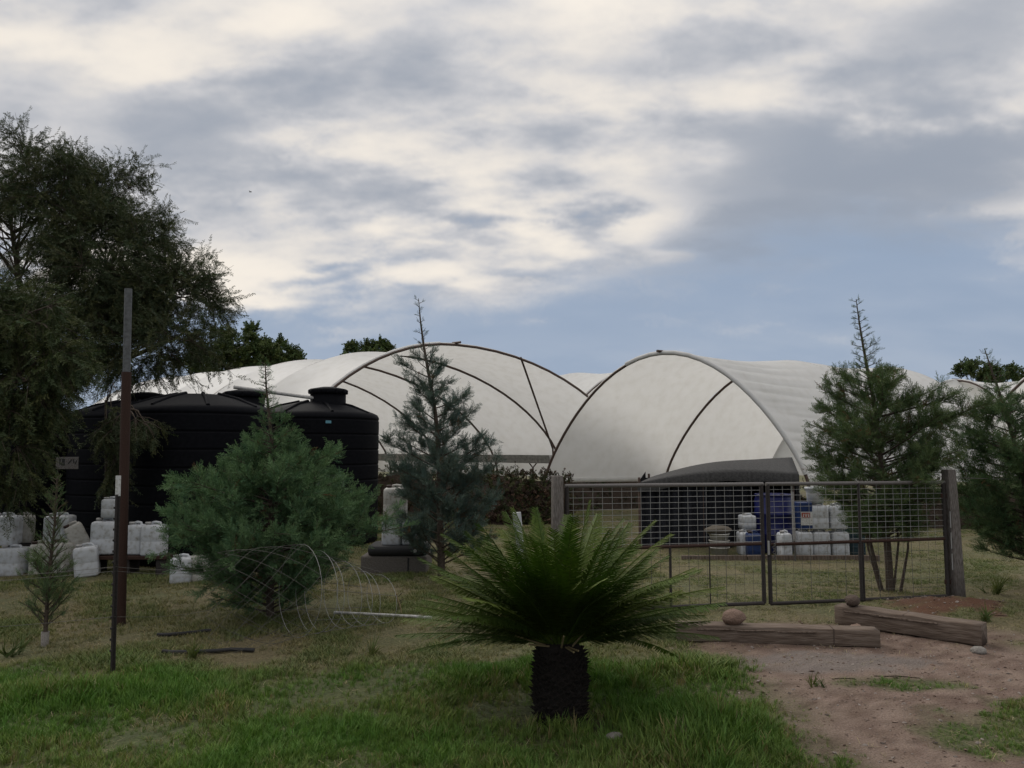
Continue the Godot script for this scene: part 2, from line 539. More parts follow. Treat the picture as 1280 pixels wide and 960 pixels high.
func juniper(called: String, label: String, base: Vector3, o: Dictionary) -> Node3D:
	var root := thing(called, label, "conifer", base, 0.0, "young conifers in the yard")
	var h: float = o.h
	var st := S()
	var pts := []
	var rad := []
	var lean: Vector3 = o.get("lean", Vector3.ZERO)
	for i in 13:
		var t := i / 12.0
		pts.append(Vector3(0, t * h, 0) + lean * t * t + Vector3(sin(t * 9.0 + h) * 0.02, 0, cos(t * 7.0) * 0.02) * h * 0.5 * t)
		rad.append(o.r0 * pow(1.0 - t, 0.8) + 0.004)
	tube(st, pts, rad, 7)
	var stem_at := func(t: float) -> Vector3:
		var f := clampf(t, 0, 0.9999) * 12.0
		var i := int(f)
		return pts[i].lerp(pts[i + 1], f - i)
	for k in o.get("stems", 0):
		var a := R(-0.6, 0.6) + (0.0 if k % 2 else PI)
		var q := Vector3(cos(a) * R(0.03, 0.12), -0.02, R(-0.06, 0.06))
		var top: Vector3 = stem_at.call(R(0.35, 0.5)) + Vector3(cos(a), 0, sin(a)) * R(0.1, 0.3)
		tube(st, [q, q.lerp(top, 0.4) + Vector3(cos(a) * 0.06, 0, 0.02), top], [R(0.012, 0.02), 0.012, 0.005], 6)
	var where := []
	var tint := []
	var prof: Callable = o.profile
	var n: int = o.n
	for i in n:
		var t: float = lerpf(o.t0, 1.0, pow((i + rng.randf()) / n, o.get("bias", 1.0)))
		var a := i * 2.39996 + R(-0.5, 0.5)
		var rr: float = prof.call(t)
		var len: float = rr * o.R * R(0.62, 1.1)
		if rng.randf() < o.get("long", 0.08): len *= 1.28
		len = maxf(len, 0.05)
		var p0: Vector3 = stem_at.call(t)
		var rise: float = o.rise * R(0.6, 1.5)
		var d: Vector3 = Vector3(cos(a), rise, sin(a)).normalized()
		if o.has("squash"): d = (d * Vector3(1, 1, o.squash)).normalized()
		var droop: float = o.get("droop", 0.15) * R(0.2, 1.6)
		var p1: Vector3 = p0 + d * len * 0.5 - Vector3(0, droop * 0.15 * len, 0)
		var p2: Vector3 = p0 + d * len + Vector3(R(-0.06, 0.06), R(0.0, 0.12) - droop * 0.4, R(-0.06, 0.06)) * len
		tube(st, [p0, p1, p2], [0.004 + 0.011 * len, 0.003 + 0.005 * len, 0.002], 4, false)
		# side twigs, and sprays along all of them
		var twigs := [[p0, p1, p2, len]]
		var nt := int(len * o.get("twigs", 9.0))
		for k in nt:
			var f := R(0.25, 0.95)
			var q: Vector3 = p0.lerp(p1, f * 2.0) if f < 0.5 else p1.lerp(p2, f * 2.0 - 1.0)
			var tl: float = len * R(0.18, 0.42) * (1.15 - f * 0.6)
			var td := (d * 0.7 + dir_rand() * 0.75 + Vector3(0, o.get("tip_up", 0.2), 0)).normalized()
			twigs.append([q, q + td * tl * 0.5, q + td * tl + Vector3(0, -0.1, 0) * tl * droop, tl])
			tube(st, [q, q + td * tl], [0.003, 0.0015], 3, false)
		for w in twigs:
			var ns := int(ceil(w[3] * o.dens))
			for k in ns:
				var f := R(0.12 if w[3] < len else o.get("bare", 0.3), 1.0)
				var q: Vector3 = w[0].lerp(w[1], f * 2.0) if f < 0.5 else w[1].lerp(w[2], f * 2.0 - 1.0)
				var sd: Vector3 = ((w[2] - w[0]).normalized() * 0.9 + dir_rand() * 0.75 + Vector3(0, o.get("tip_up", 0.2) * 0.8, 0)).normalized()
				var s: float = o.spray * R(0.6, 1.25) * clampf(len / 0.3, 0.5, 1.0)
				where.append(Transform3D(toward(sd, R(0, TAU)).scaled_local(Vector3(s, s, s)), q))
				var c: Color = vary(o.color, 0.28, 0.12)
				if f > 0.75: c = c.lerp(o.get("tip", o.color), R(0.2, 0.9))
				if rng.randf() < o.get("dead", 0.012): c = Color(0.13, 0.075, 0.04)
				tint.append(c)
	inst("trunk", done(st), M.bark, root)
	tag(multi("crown", T.spray, M.needle, where, tint, root), "", "", "", "stuff")
	return root

func pl(t: float, k: Array) -> float:                      # piecewise-linear curve through [t, value]
	for i in k.size() - 1:
		if t <= k[i + 1][0]: return lerpf(k[i][1], k[i + 1][1], clampf((t - k[i][0]) / (k[i + 1][0] - k[i][0]), 0, 1))
	return k[-1][1]

func pinnate_mesh(n: int, leaf: float, wide: float, droop: float) -> ArrayMesh:   # a twig with feather leaves, 1 long
	var st := S()
	st.set_smooth_group(-1)
	var last := Vector3.ZERO
	for i in n:
		var t := (i + 1.0) / n
		var p := Vector3(0, t, 0) + Vector3(0, 0, -droop * t * t)
		var w0 := Vector3(0.007, 0, 0)
		quad(st, last - w0, p - w0, p + w0, last + w0)
		for s in [-1.0, 1.0]:
			var d := Vector3(s * 0.85, 0.5, R(-0.5, 0.5)).normalized()
			var l := leaf * R(0.7, 1.2) * (1.1 - 0.5 * t)
			var w := d.cross(dir_rand()).normalized() * wide
			quad(st, p, p + d * l * 0.5 - w, p + d * l, p + d * l * 0.5 + w)
		last = p
	return done(st)

func broadleaf(called: String, label: String, base: Vector3, o: Dictionary) -> Node3D:
	# o.blobs: [centre, radii, clumps]: limbs run from the fork to every clump, twigs radiate from it, sprigs sit on the twigs
	var root := thing(called, label, "tree", base, 0.0, o.get("group", ""))
	var st := S()
	var fork: Vector3 = o.fork - base
	tube(st, [Vector3(0, -0.1, 0), fork * 0.5 + Vector3(0.06, 0, 0.05), fork], [o.r0 * 1.25, o.r0 * 0.9, o.r0 * 0.7], 10)
	var where := []
	var tint := []
	for b in o.blobs:
		var c0: Vector3 = b[0] - base
		var hub := fork.lerp(c0, 0.5) + Vector3(0, 0.15, 0)
		tube(st, [fork - Vector3(0, 0.1, 0), fork.lerp(hub, 0.5) + Vector3(0, 0.2, 0), hub, c0], [o.r0 * 0.5, o.r0 * 0.36, o.r0 * 0.26, o.r0 * 0.1], 7, false)
		for k in b[2]:
			var u := dir_rand() * pow(rng.randf(), 0.33)
			var p: Vector3 = c0 + u * b[1]
			var from := hub.lerp(c0, R(0.2, 1.0))
			var mid := from.lerp(p, 0.5) + Vector3(R(-0.1, 0.1), R(0.0, 0.25), R(-0.1, 0.1)) * from.distance_to(p)
			tube(st, [from, mid, p], [0.022, 0.014, 0.006], 5, false)
			for j in o.twigs:
				var out := (u.normalized() * 0.8 + dir_rand() + Vector3(0, o.up, 0)).normalized()
				var l: float = o.twig * R(0.45, 1.1)
				var q := p + out * l + Vector3(0, -o.sag * l * R(0.1, 0.6), 0)
				var m := p.lerp(q, 0.5) + Vector3(0, 0.08 * l, 0)
				tube(st, [p, m, q], [0.006, 0.004, 0.002], 3, false)
				for s in o.sprigs:
					var f := R(0.15, 1.0)
					var r := p.lerp(m, f * 2.0) if f < 0.5 else m.lerp(q, f * 2.0 - 1.0)
					var d := ((q - p).normalized() * 0.8 + dir_rand() * 0.7 + Vector3(0, -o.sag * 0.9, 0)).normalized()
					var sc: float = o.sprig * R(0.6, 1.2)
					where.append(Transform3D(toward(d, R(0, TAU)).scaled_local(Vector3.ONE * sc), r))
					tint.append(vary(o.color, 0.3, 0.15))
	inst("trunk", done(st), M.bark, root)
	tag(multi("crown", o.mesh, M.leaf, where, tint, root), "", "", "", "stuff")
	return root

func make_cycad() -> void:
	var base := gnd(700, 4.72)
	var root := thing("cycad", "squat cycad palm with dark stout trunk and stiff arching green fronds", "cycad", base)
	# trunk: a stout core armoured with old leaf bases
	var st := S()
	var prof := []
	for i in 11:
		var t := i / 10.0
		prof.append([0.138 + 0.018 * sin(t * 3.0) - 0.012 * t, -0.04 + t * 0.46])
	prof.append([0.0, 0.50])
	lathe(st, prof, 24)
	inst("trunk", done(st), M.cycad_bark, root)
	var sc := S()
	sc.set_smooth_group(-1)
	for i in 330:
		var t := i / 330.0
		var a := i * 2.39996
		var y := 0.0 + t * 0.42
		var r := 0.138 + 0.018 * sin(t * 3.0) - 0.012 * t
		var n := Vector3(cos(a), 0, sin(a))
		var p := n * r + Vector3(0, y, 0)
		var s := Vector3(-sin(a), 0, cos(a)) * R(0.016, 0.024)
		var tip := p + n * R(0.018, 0.045) + Vector3(0, R(0.008, 0.03), 0)
		var up := Vector3(0, R(0.014, 0.02), 0)
		tri(sc, p - s, p + up, tip); tri(sc, p + up, p + s, tip); tri(sc, p + s, p - up, tip); tri(sc, p - up, p - s, tip)
	tag(inst("leaf_bases", done(sc), M.cycad_bark, root), "", "", "", "stuff")
	# fronds: four shared shapes that differ in how far they arch
	var shapes := []
	for v in 8:
		var f := S()
		f.set_smooth_group(-1)
		var n := 58
		var pts := []
		var bend: float = [0.08, 0.18, 0.28, 0.14, 0.22, 0.10, 0.20, 0.16][v]
		for i in 13:
			var t := i / 12.0
			pts.append(Vector3(0, t - bend * 0.22 * t * t, bend * t * t))   # +z is downwards and out when placed
		var rad := []
		for i in 13: rad.append(0.0085 * (1.0 - 0.8 * i / 12.0))
		tube(f, pts, rad, 5, false)
		f.set_smooth_group(-1)
		for i in n:
			var t := 0.13 + 0.86 * i / n
			var fi := t * 12.0
			var p: Vector3 = pts[int(fi)].lerp(pts[mini(int(fi) + 1, 12)], fi - int(fi))
			var tan: Vector3 = (pts[mini(int(fi) + 1, 12)] - pts[int(fi)]).normalized()
			var nor := Vector3.RIGHT.cross(tan).normalized()           # upper side
			var l := 0.165 * pow(sin(PI * clampf(0.16 + 0.80 * t, 0, 1)), 0.7) * R(0.9, 1.08)
			for s in [-1.0, 1.0]:
				if rng.randf() < 0.04: continue
				var d: Vector3 = (Vector3.RIGHT * s * R(0.68, 0.80) + tan * R(0.56, 0.72) + nor * R(0.22, 0.36)).normalized()
				var w: Vector3 = d.cross(nor).normalized() * 0.0052
				var q: Vector3 = p + d * l * 0.55
				var e: Vector3 = p + d * l - nor * 0.02 * l
				quad(f, p - w, q - w * 0.9, q + w * 0.9, p + w)
				tri(f, q - w * 0.9, e, q + w * 0.9)
		shapes.append(done(f))
	var k := 0
	for ring in [[8, 0.14, 0.86, 0], [12, 0.36, 0.90, 3], [15, 0.60, 0.94, 1], [18, 0.86, 0.98, 1], [19, 1.10, 1.0, 1], [19, 1.30, 1.0, 3], [15, 1.44, 0.97, 0]]:
		for i in ring[0]:
			var a: float = TAU * (i + R(-0.35, 0.35)) / ring[0] + ring[1] * 3.0
			var tilt: float = ring[1] + R(-0.11, 0.11)
			var face := maxf(0.0, sin(a))                       # the side towards the drive was cut back, so its fronds stand higher
			tilt -= face * maxf(0.0, tilt - 0.55) * 0.72
			var sc2: float = ring[2] * R(0.86, 1.06) * 0.97
			var out := Vector3(cos(a), 0, sin(a))
			var y := (Vector3.UP * cos(tilt) + out * sin(tilt)).normalized()
			var x := Vector3(-sin(a), 0, cos(a))
			var z := x.cross(y)
			if z.dot(out) < 0 and tilt < 1.5: z = -z
			if z.y > 0 and tilt > 0.2: z = -z
			x = y.cross(z)
			var b := Basis(x, y, z) * Basis(Vector3.UP, R(-0.25, 0.25))
			var fr := inst("frond", shapes[(ring[3] + rng.randi() % 5) % 8], M["frond%d" % (k % 4)], root)
			fr.transform = Transform3D(b.scaled_local(Vector3.ONE * sc2), out * 0.06 + Vector3(0, 0.46 - 0.02 * tilt, 0))
			k += 1
	# a few dead stalks hanging at the crown's foot
	for i in 9:
		var a := R(-0.6, PI + 0.6)
		var out := Vector3(cos(a), 0, sin(a))
		inst("dead_stalk", bar(out * 0.1 + Vector3(0, 0.44, 0), out * R(0.2, 0.3) + Vector3(0, R(0.44, 0.62), 0), 0.006, 5), M.straw, root)

# ------------------------------------------------------------------ tunnels
func tunnel(called: String, label: String, L: Vector3, A: Vector3, Rt: Vector3, axis: Vector3, bays: int, o: Dictionary) -> Node3D:
	# L, Rt: where the front hoop meets the ground; A: its crown; axis: from one hoop to the next
	var base := (L + Rt) * 0.5
	base.y = 0.0
	var root := thing(called, label, "greenhouse", base, 0.0, "white plastic growing tunnels")
	var sill: float = o.get("sill", 0.85)
	var blend: float = o.blend
	var hoop_pt := func(u: float) -> Vector3:           # u from -1 (left foot) over 0 (crown) to 1 (right foot), at sill height
		var foot: Vector3 = L if u < 0.0 else Rt
		var v := absf(u)
		# angle parameter so that points are even along the arch
		var w := sin(v * PI / 2)
		var drop := (1.0 - sqrt(maxf(0.0, 1.0 - w * w))) * (1.0 - blend) + w * w * blend
		var p := A.lerp(foot, w)
		p.y = lerpf(A.y, sill, drop)
		return p - base
	var arch := []
	for i in 33: arch.append(hoop_pt.call(i / 16.0 - 1.0))
	for k in bays + 1:
		var pts := []
		for p in arch: pts.append(p + axis * k)
		var st := S()
		var full := [Vector3(pts[0].x, -0.05, pts[0].z)] + pts + [Vector3(pts[-1].x, -0.05, pts[-1].z)]
		tube(st, full, o.get("pipe", 0.032), 7)
		var hp := inst("hoop", done(st), M.pipe, root)
		if k == 0: hp.set_meta("label", "brown front hoop of the tunnel")
	var cols: int = o.get("cols", 64)
	var wr: float = o.get("wrinkle", 0.004)
	for k in bays:
		var st := S()
		var grid := []
		var rows := 14
		for j in rows + 1:
			var f := float(j) / rows
			var row := []
			for i in cols + 1:
				var u := 2.0 * i / cols - 1.0
				var p: Vector3 = hoop_pt.call(u)
				var inward := (Vector3(A.x - base.x, lerpf(sill, A.y, 0.35), A.z - base.z) - p)
				inward = inward.normalized()
				var sag: float = o.get("sag", 0.10) * (1.0 - pow(absf(2.0 * f - 1.0), 1.6)) * (0.5 + 0.5 * cos(u * PI * 0.5))
				var rip := wr * (1.0 - 2.0 * absf(sin(u * (38.0 - 7.0 * f) + 2.5 * n_fine.get_noise_2d(u * 7.0, k * 3.0)))) * smoothstep(0.95, 0.1, f) * (smoothstep(0.04, 0.2, u) if wr > 0.005 else 1.0)
				rip += 0.02 * n_fine.get_noise_2d(u * 5.0 + k * 7.0, f * 4.0)
				row.append(p + axis * (k + f * 0.9995) - inward * 0.04 + inward * (sag + rip * smoothstep(0.0, 0.12, f)))
			grid.append(row)
		for j in rows:
			for i in cols:
				quad(st, grid[j][i], grid[j][i + 1], grid[j + 1][i + 1], grid[j + 1][i])
		inst("plastic_sheet", done(st), M.plastic, root)
	# far end closed by a curtain
	var en := S()
	en.set_smooth_group(-1)
	for i in 32:
		var a: Vector3 = arch[i] + axis * (bays - 0.02)
		var b: Vector3 = arch[i + 1] + axis * (bays - 0.02)
		quad(en, Vector3(a.x, sill, a.z), a, b, Vector3(b.x, sill, b.z))
	inst("end_curtain", done(en), M.plastic, root)
	if o.has("hem"):
		var f0: Vector3 = arch[0] if o.hem < 0 else arch[32]
		var hm := S()
		tube(hm, [f0 + Vector3(0, -0.02, 0), f0 + axis * bays * 0.5 + Vector3(0, -0.05, 0), f0 + axis * bays + Vector3(0, -0.02, 0)], 0.06, 8)
		inst("hem_roll", done(hm), M.plastic, root)
	# plastic turned over the front hoop, ridge pipe
	var ed := S()
	var band := []
	for i in range(o.get("band", [4, 28])[0], o.get("band", [4, 28])[1]): band.append(arch[i] + (arch[i] - Vector3(A.x - base.x, 0.8, A.z - base.z)).normalized() * 0.02 + axis.normalized() * (0.0 if o.has("wrap") else 0.03))
	tube(ed, band, 0.052 if o.has("wrap") else 0.045, 8)
	inst("rolled_edge", done(ed), M.plastic, root)
	inst("ridge_stub", bar(A - base + Vector3(0, 0.05, 0) - axis.normalized() * 0.15, A - base + axis.normalized() * 0.12 + Vector3(0, 0.05, 0), 0.03), M.pipe, root)
	return root

func gutter(called: String, label: String, a: Vector3, b: Vector3, hgt: float, n: int) -> void:
	var root := thing(called, label, "gutter", Vector3(a.x, 0, a.z))
	var d := b - a
	d.y = 0
	var e := d.normalized()
	var s := Vector3(-e.z, 0, e.x)
	var st := S()
	st.set_smooth_group(-1)
	var prof := [[-0.26, 0.24], [-0.15, 0.0], [0.15, 0.0], [0.26, 0.24], [0.245, 0.24], [0.14, 0.015], [-0.14, 0.015], [-0.245, 0.24]]
	for i in 8:
		var p: Array = prof[i]
		var q: Array = prof[(i + 1) % 8]
		quad(st, s * p[0] + Vector3(0, hgt + p[1], 0), s * p[0] + Vector3(0, hgt + p[1], 0) + d, s * q[0] + Vector3(0, hgt + q[1], 0) + d, s * q[0] + Vector3(0, hgt + q[1], 0))
	inst("channel", done(st), M.gutter, root)
	for i in n:
		var p := d * ((i + 0.5) / n)
		inst("post", bar(p + Vector3(0, -0.05, 0), p + Vector3(0, hgt - 0.12, 0), 0.03), M.pipe, root)
		for q in [-1.0, 1.0]:
			inst("fork_arm", bar(p + Vector3(0, hgt - 0.14, 0), p + e * 0.14 * q + Vector3(0, hgt, 0), 0.018), M.pipe, root)

# ------------------------------------------------------------------ yard things
func make_tank(label: String, c: Vector3, lid_off: Vector3, pipe_to = null) -> Node3D:
	var root := thing("water_tank", label, "water tank", c, 0.0, "black water tanks by the tunnels")
	var st := S()
	var r := 1.05
	var prof := [[0.0, 0.0], [r - 0.05, 0.0], [r, 0.06]]
	var y := 0.12
	for i in 8:
		prof += [[r, y], [r, y + 0.01], [r, y + 0.19], [r, y + 0.20], [r - 0.010, y + 0.207], [r - 0.010, y + 0.223], [r, y + 0.23]]
		y += 0.25
	prof += [[r, 2.13], [r - 0.03, 2.18], [r - 0.10, 2.215], [r * 0.62, 2.32], [r * 0.3, 2.40], [0.0, 2.42]]
	lathe(st, prof, 56)
	# eight moulded ribs over the dome
	for i in 8:
		var a := i * TAU / 8 + 0.3
		var o := Vector3(cos(a), 0, sin(a))
		tube(st, [o * (r - 0.08) + Vector3(0, 2.2, 0), o * r * 0.62 + Vector3(0, 2.325, 0), o * r * 0.3 + Vector3(0, 2.405, 0)], 0.03, 6)
	inst("body", done(st), M.tank, root)
	var lo := S()
	var ly := 2.42 - 0.25 * lid_off.length_squared()
	lathe(lo, [[0.30, ly - 0.12], [0.30, ly + 0.12], [0.0, ly + 0.12]], 32, lid_off)
	inst("neck", done(lo), M.tank, root)
	var ld := S()
	lathe(ld, [[0.0, ly + 0.13], [0.325, ly + 0.13], [0.325, ly + 0.20], [0.30, ly + 0.215], [0.12, ly + 0.25], [0.0, ly + 0.255]], 32, lid_off)
	for i in 14:
		var a := i * TAU / 14
		box(ld, lid_off + Vector3(cos(a) * 0.33, ly + 0.165, sin(a) * 0.33), Vector3(0.02, 0.06, 0.03), Basis(Vector3.UP, -a), 0.004)
	inst("lid", done(ld), M.tank, root)
	if pipe_to != null:
		inst("inlet_pipe", bar(lid_off + Vector3(-0.2, ly + 0.05, 0.2), pipe_to, 0.03, 8), M.pvc, root)
	return root

var can_meshes := {}
func make_can(label: String, pos: Vector3, w: float, h: float, turn: float, m: Material, group: String, cap_mat: Material, tilt := Vector3.ZERO, dp := 0.0) -> Node3D:
	var root := thing("jerrycan", label, "jerrycan", pos, turn, group)
	root.rotation = Vector3(tilt.x, turn, tilt.z)
	var d := dp if dp > 0.0 else w * 0.92
	var key := "%.2f_%.2f_%.2f" % [w, h, d]
	if not can_meshes.has(key):
		var st := S()
		var hx := w * 0.5
		var hz := d * 0.5
		var r := minf(hx, hz) * 0.3
		loft(st, [[0.0, hx * 0.9, hz * 0.9, r * 0.7, 0, 0], [0.012, hx * 0.985, hz * 0.985, r, 0, 0], [h * 0.05, hx, hz, r, 0, 0], [h * 0.40, hx, hz, r, 0, 0], [h * 0.415, hx * 0.988, hz * 0.988, r, 0, 0], [h * 0.44, hx * 0.988, hz * 0.988, r, 0, 0], [h * 0.455, hx, hz, r, 0, 0],
			[h * 0.80, hx, hz, r, 0, 0], [h * 0.87, hx * 0.96, hz * 0.96, r, 0, 0], [h * 0.905, hx * 0.84, hz * 0.84, r * 0.9, 0, 0], [h * 0.915, hx * 0.70, hz * 0.70, r * 0.8, 0, 0]])
		var hd := S()
		tube(hd, [Vector3(-hx * 0.25, h * 0.90, 0), Vector3(-hx * 0.22, h * 0.975, 0), Vector3(hx * 0.1, h * 0.99, 0), Vector3(hx * 0.52, h * 0.97, 0), Vector3(hx * 0.6, h * 0.9, 0)], 0.017, 7)
		var cp := S()
		lathe(cp, [[0.030, h * 0.90], [0.030, h * 0.945], [0.036, h * 0.945], [0.036, h * 0.99], [0.03, h], [0.0, h]], 14, Vector3(-hx * 0.52, 0, hz * 0.3))
		can_meshes[key] = [done(st), done(hd), done(cp)]
	var mm: Array = can_meshes[key]
	inst("body", mm[0], m, root)
	inst("handle", mm[1], m, root)
	inst("cap", mm[2], cap_mat, root)
	return root

func stone(called: String, label: String, pos: Vector3, r: Vector3, m: Material, sd: int, turn := 0.0) -> void:
	var st := S()
	var nz := FastNoiseLite.new()
	nz.seed = sd
	nz.frequency = 0.9
	var la := 12
	var lo := 18
	var p := func(i: int, k: int) -> Vector3:
		var a := PI * i / la
		var b := TAU * (k % lo) / lo
		var v := Vector3(sin(a) * cos(b), cos(a), sin(a) * sin(b))
		return v * r * (1.0 + 0.20 * nz.get_noise_3dv(v * 1.2) + 0.09 * nz.get_noise_3dv(v * 5.0))
	for i in la:
		for k in lo:
			if i < la - 1: tri(st, p.call(i, k), p.call(i + 1, k + 1), p.call(i + 1, k))
			if i > 0: tri(st, p.call(i, k), p.call(i, k + 1), p.call(i + 1, k + 1))
	var o := inst(called, done(st), m)
	o.position = pos
	o.rotation.y = turn
	tag(o, label, "rock")

func make_gate() -> void:
	var P := func(u: float) -> Vector3:                 # along the gate line
		var t := (u - 697.0) / (1192.0 - 697.0)
		var a := gnd(697, 7.42)
		var b := gnd(1192, 8.28)
		# even in the picture, so solve for the crossing of the pixel column with the line
		var k := (u - 640.0) / F
		var c := cos(PITCH)
		var s := (a.x + k * c * a.z + k * 1.0 * sin(PITCH)) / ((a.x - b.x) + k * c * (a.z - b.z))
		return Vector3(lerpf(a.x, b.x, s), 0, lerpf(a.z, b.z, s))
	var A: Vector3 = P.call(697.0)
	var B: Vector3 = P.call(1192.0)
	var along := (B - A).normalized()
	var turn := atan2(-along.z, along.x)
	# weathered posts
	for q in [[697.0, 1.33, 0.105, "weathered grey timber gate post rising behind the cycad fronds", 0.0], [1192.5, 1.36, 0.11, "weathered grey timber gate post standing in red earth at the hinge side", 0.02]]:
		var c: Vector3 = P.call(q[0])
		var root := thing("gate_post", q[3], "post", Vector3(c.x, gh(c.x, c.z) - 0.04, c.z), turn, "posts of the wire gate")
		var st := S()
		loft(st, [[0.0, q[2] * 0.62, q[2] * 0.62, 0.02, 0, 0], [0.45, q[2] * 0.55, q[2] * 0.57, 0.018, -0.005, 0], [0.9, q[2] * 0.5, q[2] * 0.52, 0.016, q[4] * -0.5, 0], [q[1] + 0.03, q[2] * 0.46, q[2] * 0.5, 0.014, -q[4] * 1.4, 0], [q[1] + 0.04, q[2] * 0.42, q[2] * 0.46, 0.012, -q[4] * 1.4, 0]])
		inst("timber", done(st), M.timber, root)
		if q[0] > 1000:
			for y in [0.22, 1.12]:
				inst("hinge_strap", boxmesh(Vector3(-0.085, y, 0.0), Vector3(0.10, 0.05, 0.02)), M.rust, root)
			for i in 3:
				inst("wire_binding", bar(Vector3(-0.075, 0.35 + i * 0.22, 0.05), Vector3(-0.08, 0.52 + i * 0.22, 0.055), 0.006), M.wire_pale, root)
	# two leaves
	for leaf in 2:
		var u0: float = [709.0, 961.5][leaf]
		var u1: float = [953.5, 1182.0][leaf]
		var a: Vector3 = P.call(u0)
		var b: Vector3 = P.call(u1)
		var w := a.distance_to(b)
		var y0: float = [0.055, 0.045][leaf]
		var y1 := 1.235
		var ym := 0.63
		var root := thing("gate_leaf", ["wire mesh gate leaf on dark pipe frame, partly hidden behind the cycad", "wire mesh gate leaf on dark pipe frame hung beside the right timber post"][leaf], "gate", Vector3(a.x, 0, a.z), turn, "two leaves of the wire gate")
		inst("top_rail", bar(Vector3(-0.02, y1, 0), Vector3(w + 0.02, y1, 0), 0.020, 10), M.gate_top, root)
		inst("middle_rail", bar(Vector3(0, ym, 0), Vector3(w, ym + 0.012, 0), 0.017, 8), M.rust, root)
		inst("bottom_rail", bar(Vector3(0, y0, 0), Vector3(w, y0 + 0.0, 0), 0.019, 8), M.gate_dark, root)
		for x in [0.0, w]:
			inst("stile", bar(Vector3(x, y0, 0), Vector3(x, y1, 0), 0.021, 10), M.gate_dark, root)
		var mids: Array = [[837.0, 0.014, y0, ym], [886.0, 0.007, y0, ym]] if leaf == 0 else [[1074.0, 0.018, y0, ym], [1077.5, 0.009, y0, ym], [1074.5, 0.012, ym, y1]]
		for q in mids:
			var pm: Vector3 = P.call(q[0])
			var x := a.distance_to(pm)
			inst("brace", bar(Vector3(x, q[2], 0.012), Vector3(x, q[3], 0.012), q[1], 8), M.gate_dark, root)
		# mesh: fine and dense above the middle rail, wider below
		var hy := []
		var y := ym + 0.035
		while y < y1 - 0.02:
			hy.append([y, M.wire_pale, 0.0019])
			y += 0.057
		y = y0 + 0.1
		while y < ym - 0.03:
			hy.append([y, M.wire, 0.0014])
			y += 0.095
		for q in hy:
			var j := R(-0.004, 0.004)
			inst("mesh_wire", bar(Vector3(0, q[0] + j, 0.006), Vector3(w, q[0] - j, 0.006), q[2], 4), q[1], root)
		var x := 0.06
		var k := 0
		while x < w - 0.03:
			var jx := R(-0.006, 0.006)
			inst("mesh_wire", bar(Vector3(x + jx, ym, 0.010), Vector3(x, y1, 0.010), 0.0019, 4), M.wire_pale, root)
			inst("mesh_wire", bar(Vector3(x, y0, 0.010), Vector3(x + jx, ym, 0.010), 0.0016 if k % 4 else 0.0032, 4), M.wire, root)
			x += 0.098
			k += 1
		if leaf == 1:
			# chain and hasp where the leaves meet
			for i in 6:
				var tm := TorusMesh.new()
				tm.inner_radius = 0.009; tm.outer_radius = 0.017; tm.rings = 12; tm.ring_segments = 6
				var lk := inst("chain_link", tm, M.wire, root)
				lk.position = Vector3(0.035 + 0.008 * (i % 2), 0.50 + i * 0.026, 0.03)
				lk.rotation = Vector3(PI / 2, (PI / 2) * (i % 2), 0)
			inst("hasp", boxmesh(Vector3(-0.02, 0.60, 0.025), Vector3(0.02, 0.14, 0.012)), M.wire_pale, root)

func make_cage() -> void:
	# a roll of wire netting lying round the foot of the green conifer
	var c := gnd(356, 6.6)
	var root := thing("wire_netting", "loose roll of rusty wire netting lying against the bushy conifer", "wire netting", c)
	var axis := Vector3(0.80, 0.02, -0.6).normalized()
	var up := Vector3.UP
	var side := axis.cross(up).normalized()
	var rr := 0.40
	var pt := func(s: float, a: float, squeeze: float) -> Vector3:
		var r := rr * (1.0 + 0.10 * sin(a * 2.0 + s * 2.0)) * squeeze
		return axis * s + side * cos(a) * r * 1.15 + up * (sin(a) * r + rr * squeeze)
	for i in 7:
		var s := 0.12 + i * 0.125 + 0.03 * sin(i * 2.3)
		var pts := []
		for k in 33: pts.append(pt.call(s, TAU * k / 32.0, 1.0 - 0.07 * i))
		var st := S()
		tube(st, pts, 0.0022, 4, false)
		inst("hoop_wire", done(st), M.wire_pale, root)
	for i in 9:
		var a := i * TAU / 9 + 0.2
		var pts := []
		for k in 8: pts.append(pt.call(0.1 + k * 0.115, a, 1.0 - 0.056 * k))
		var st := S()
		tube(st, pts, 0.002, 4, false)
		inst("long_wire", done(st), M.wire, root)
	# the open left end, where the net is pulled askew into diamonds
	for sgn in [-1.0, 1.0]:
		for i in 14:
			var pts := []
			for k in 11:
				var f := k / 10.0
				pts.append(pt.call(0.12 - f * 0.66, i * TAU / 14 + sgn * f * 1.35, 1.0 - 0.05 * f))
			var st := S()
			tube(st, pts, 0.0016, 4, false)
			inst("net_wire", done(st), M.wire, root)

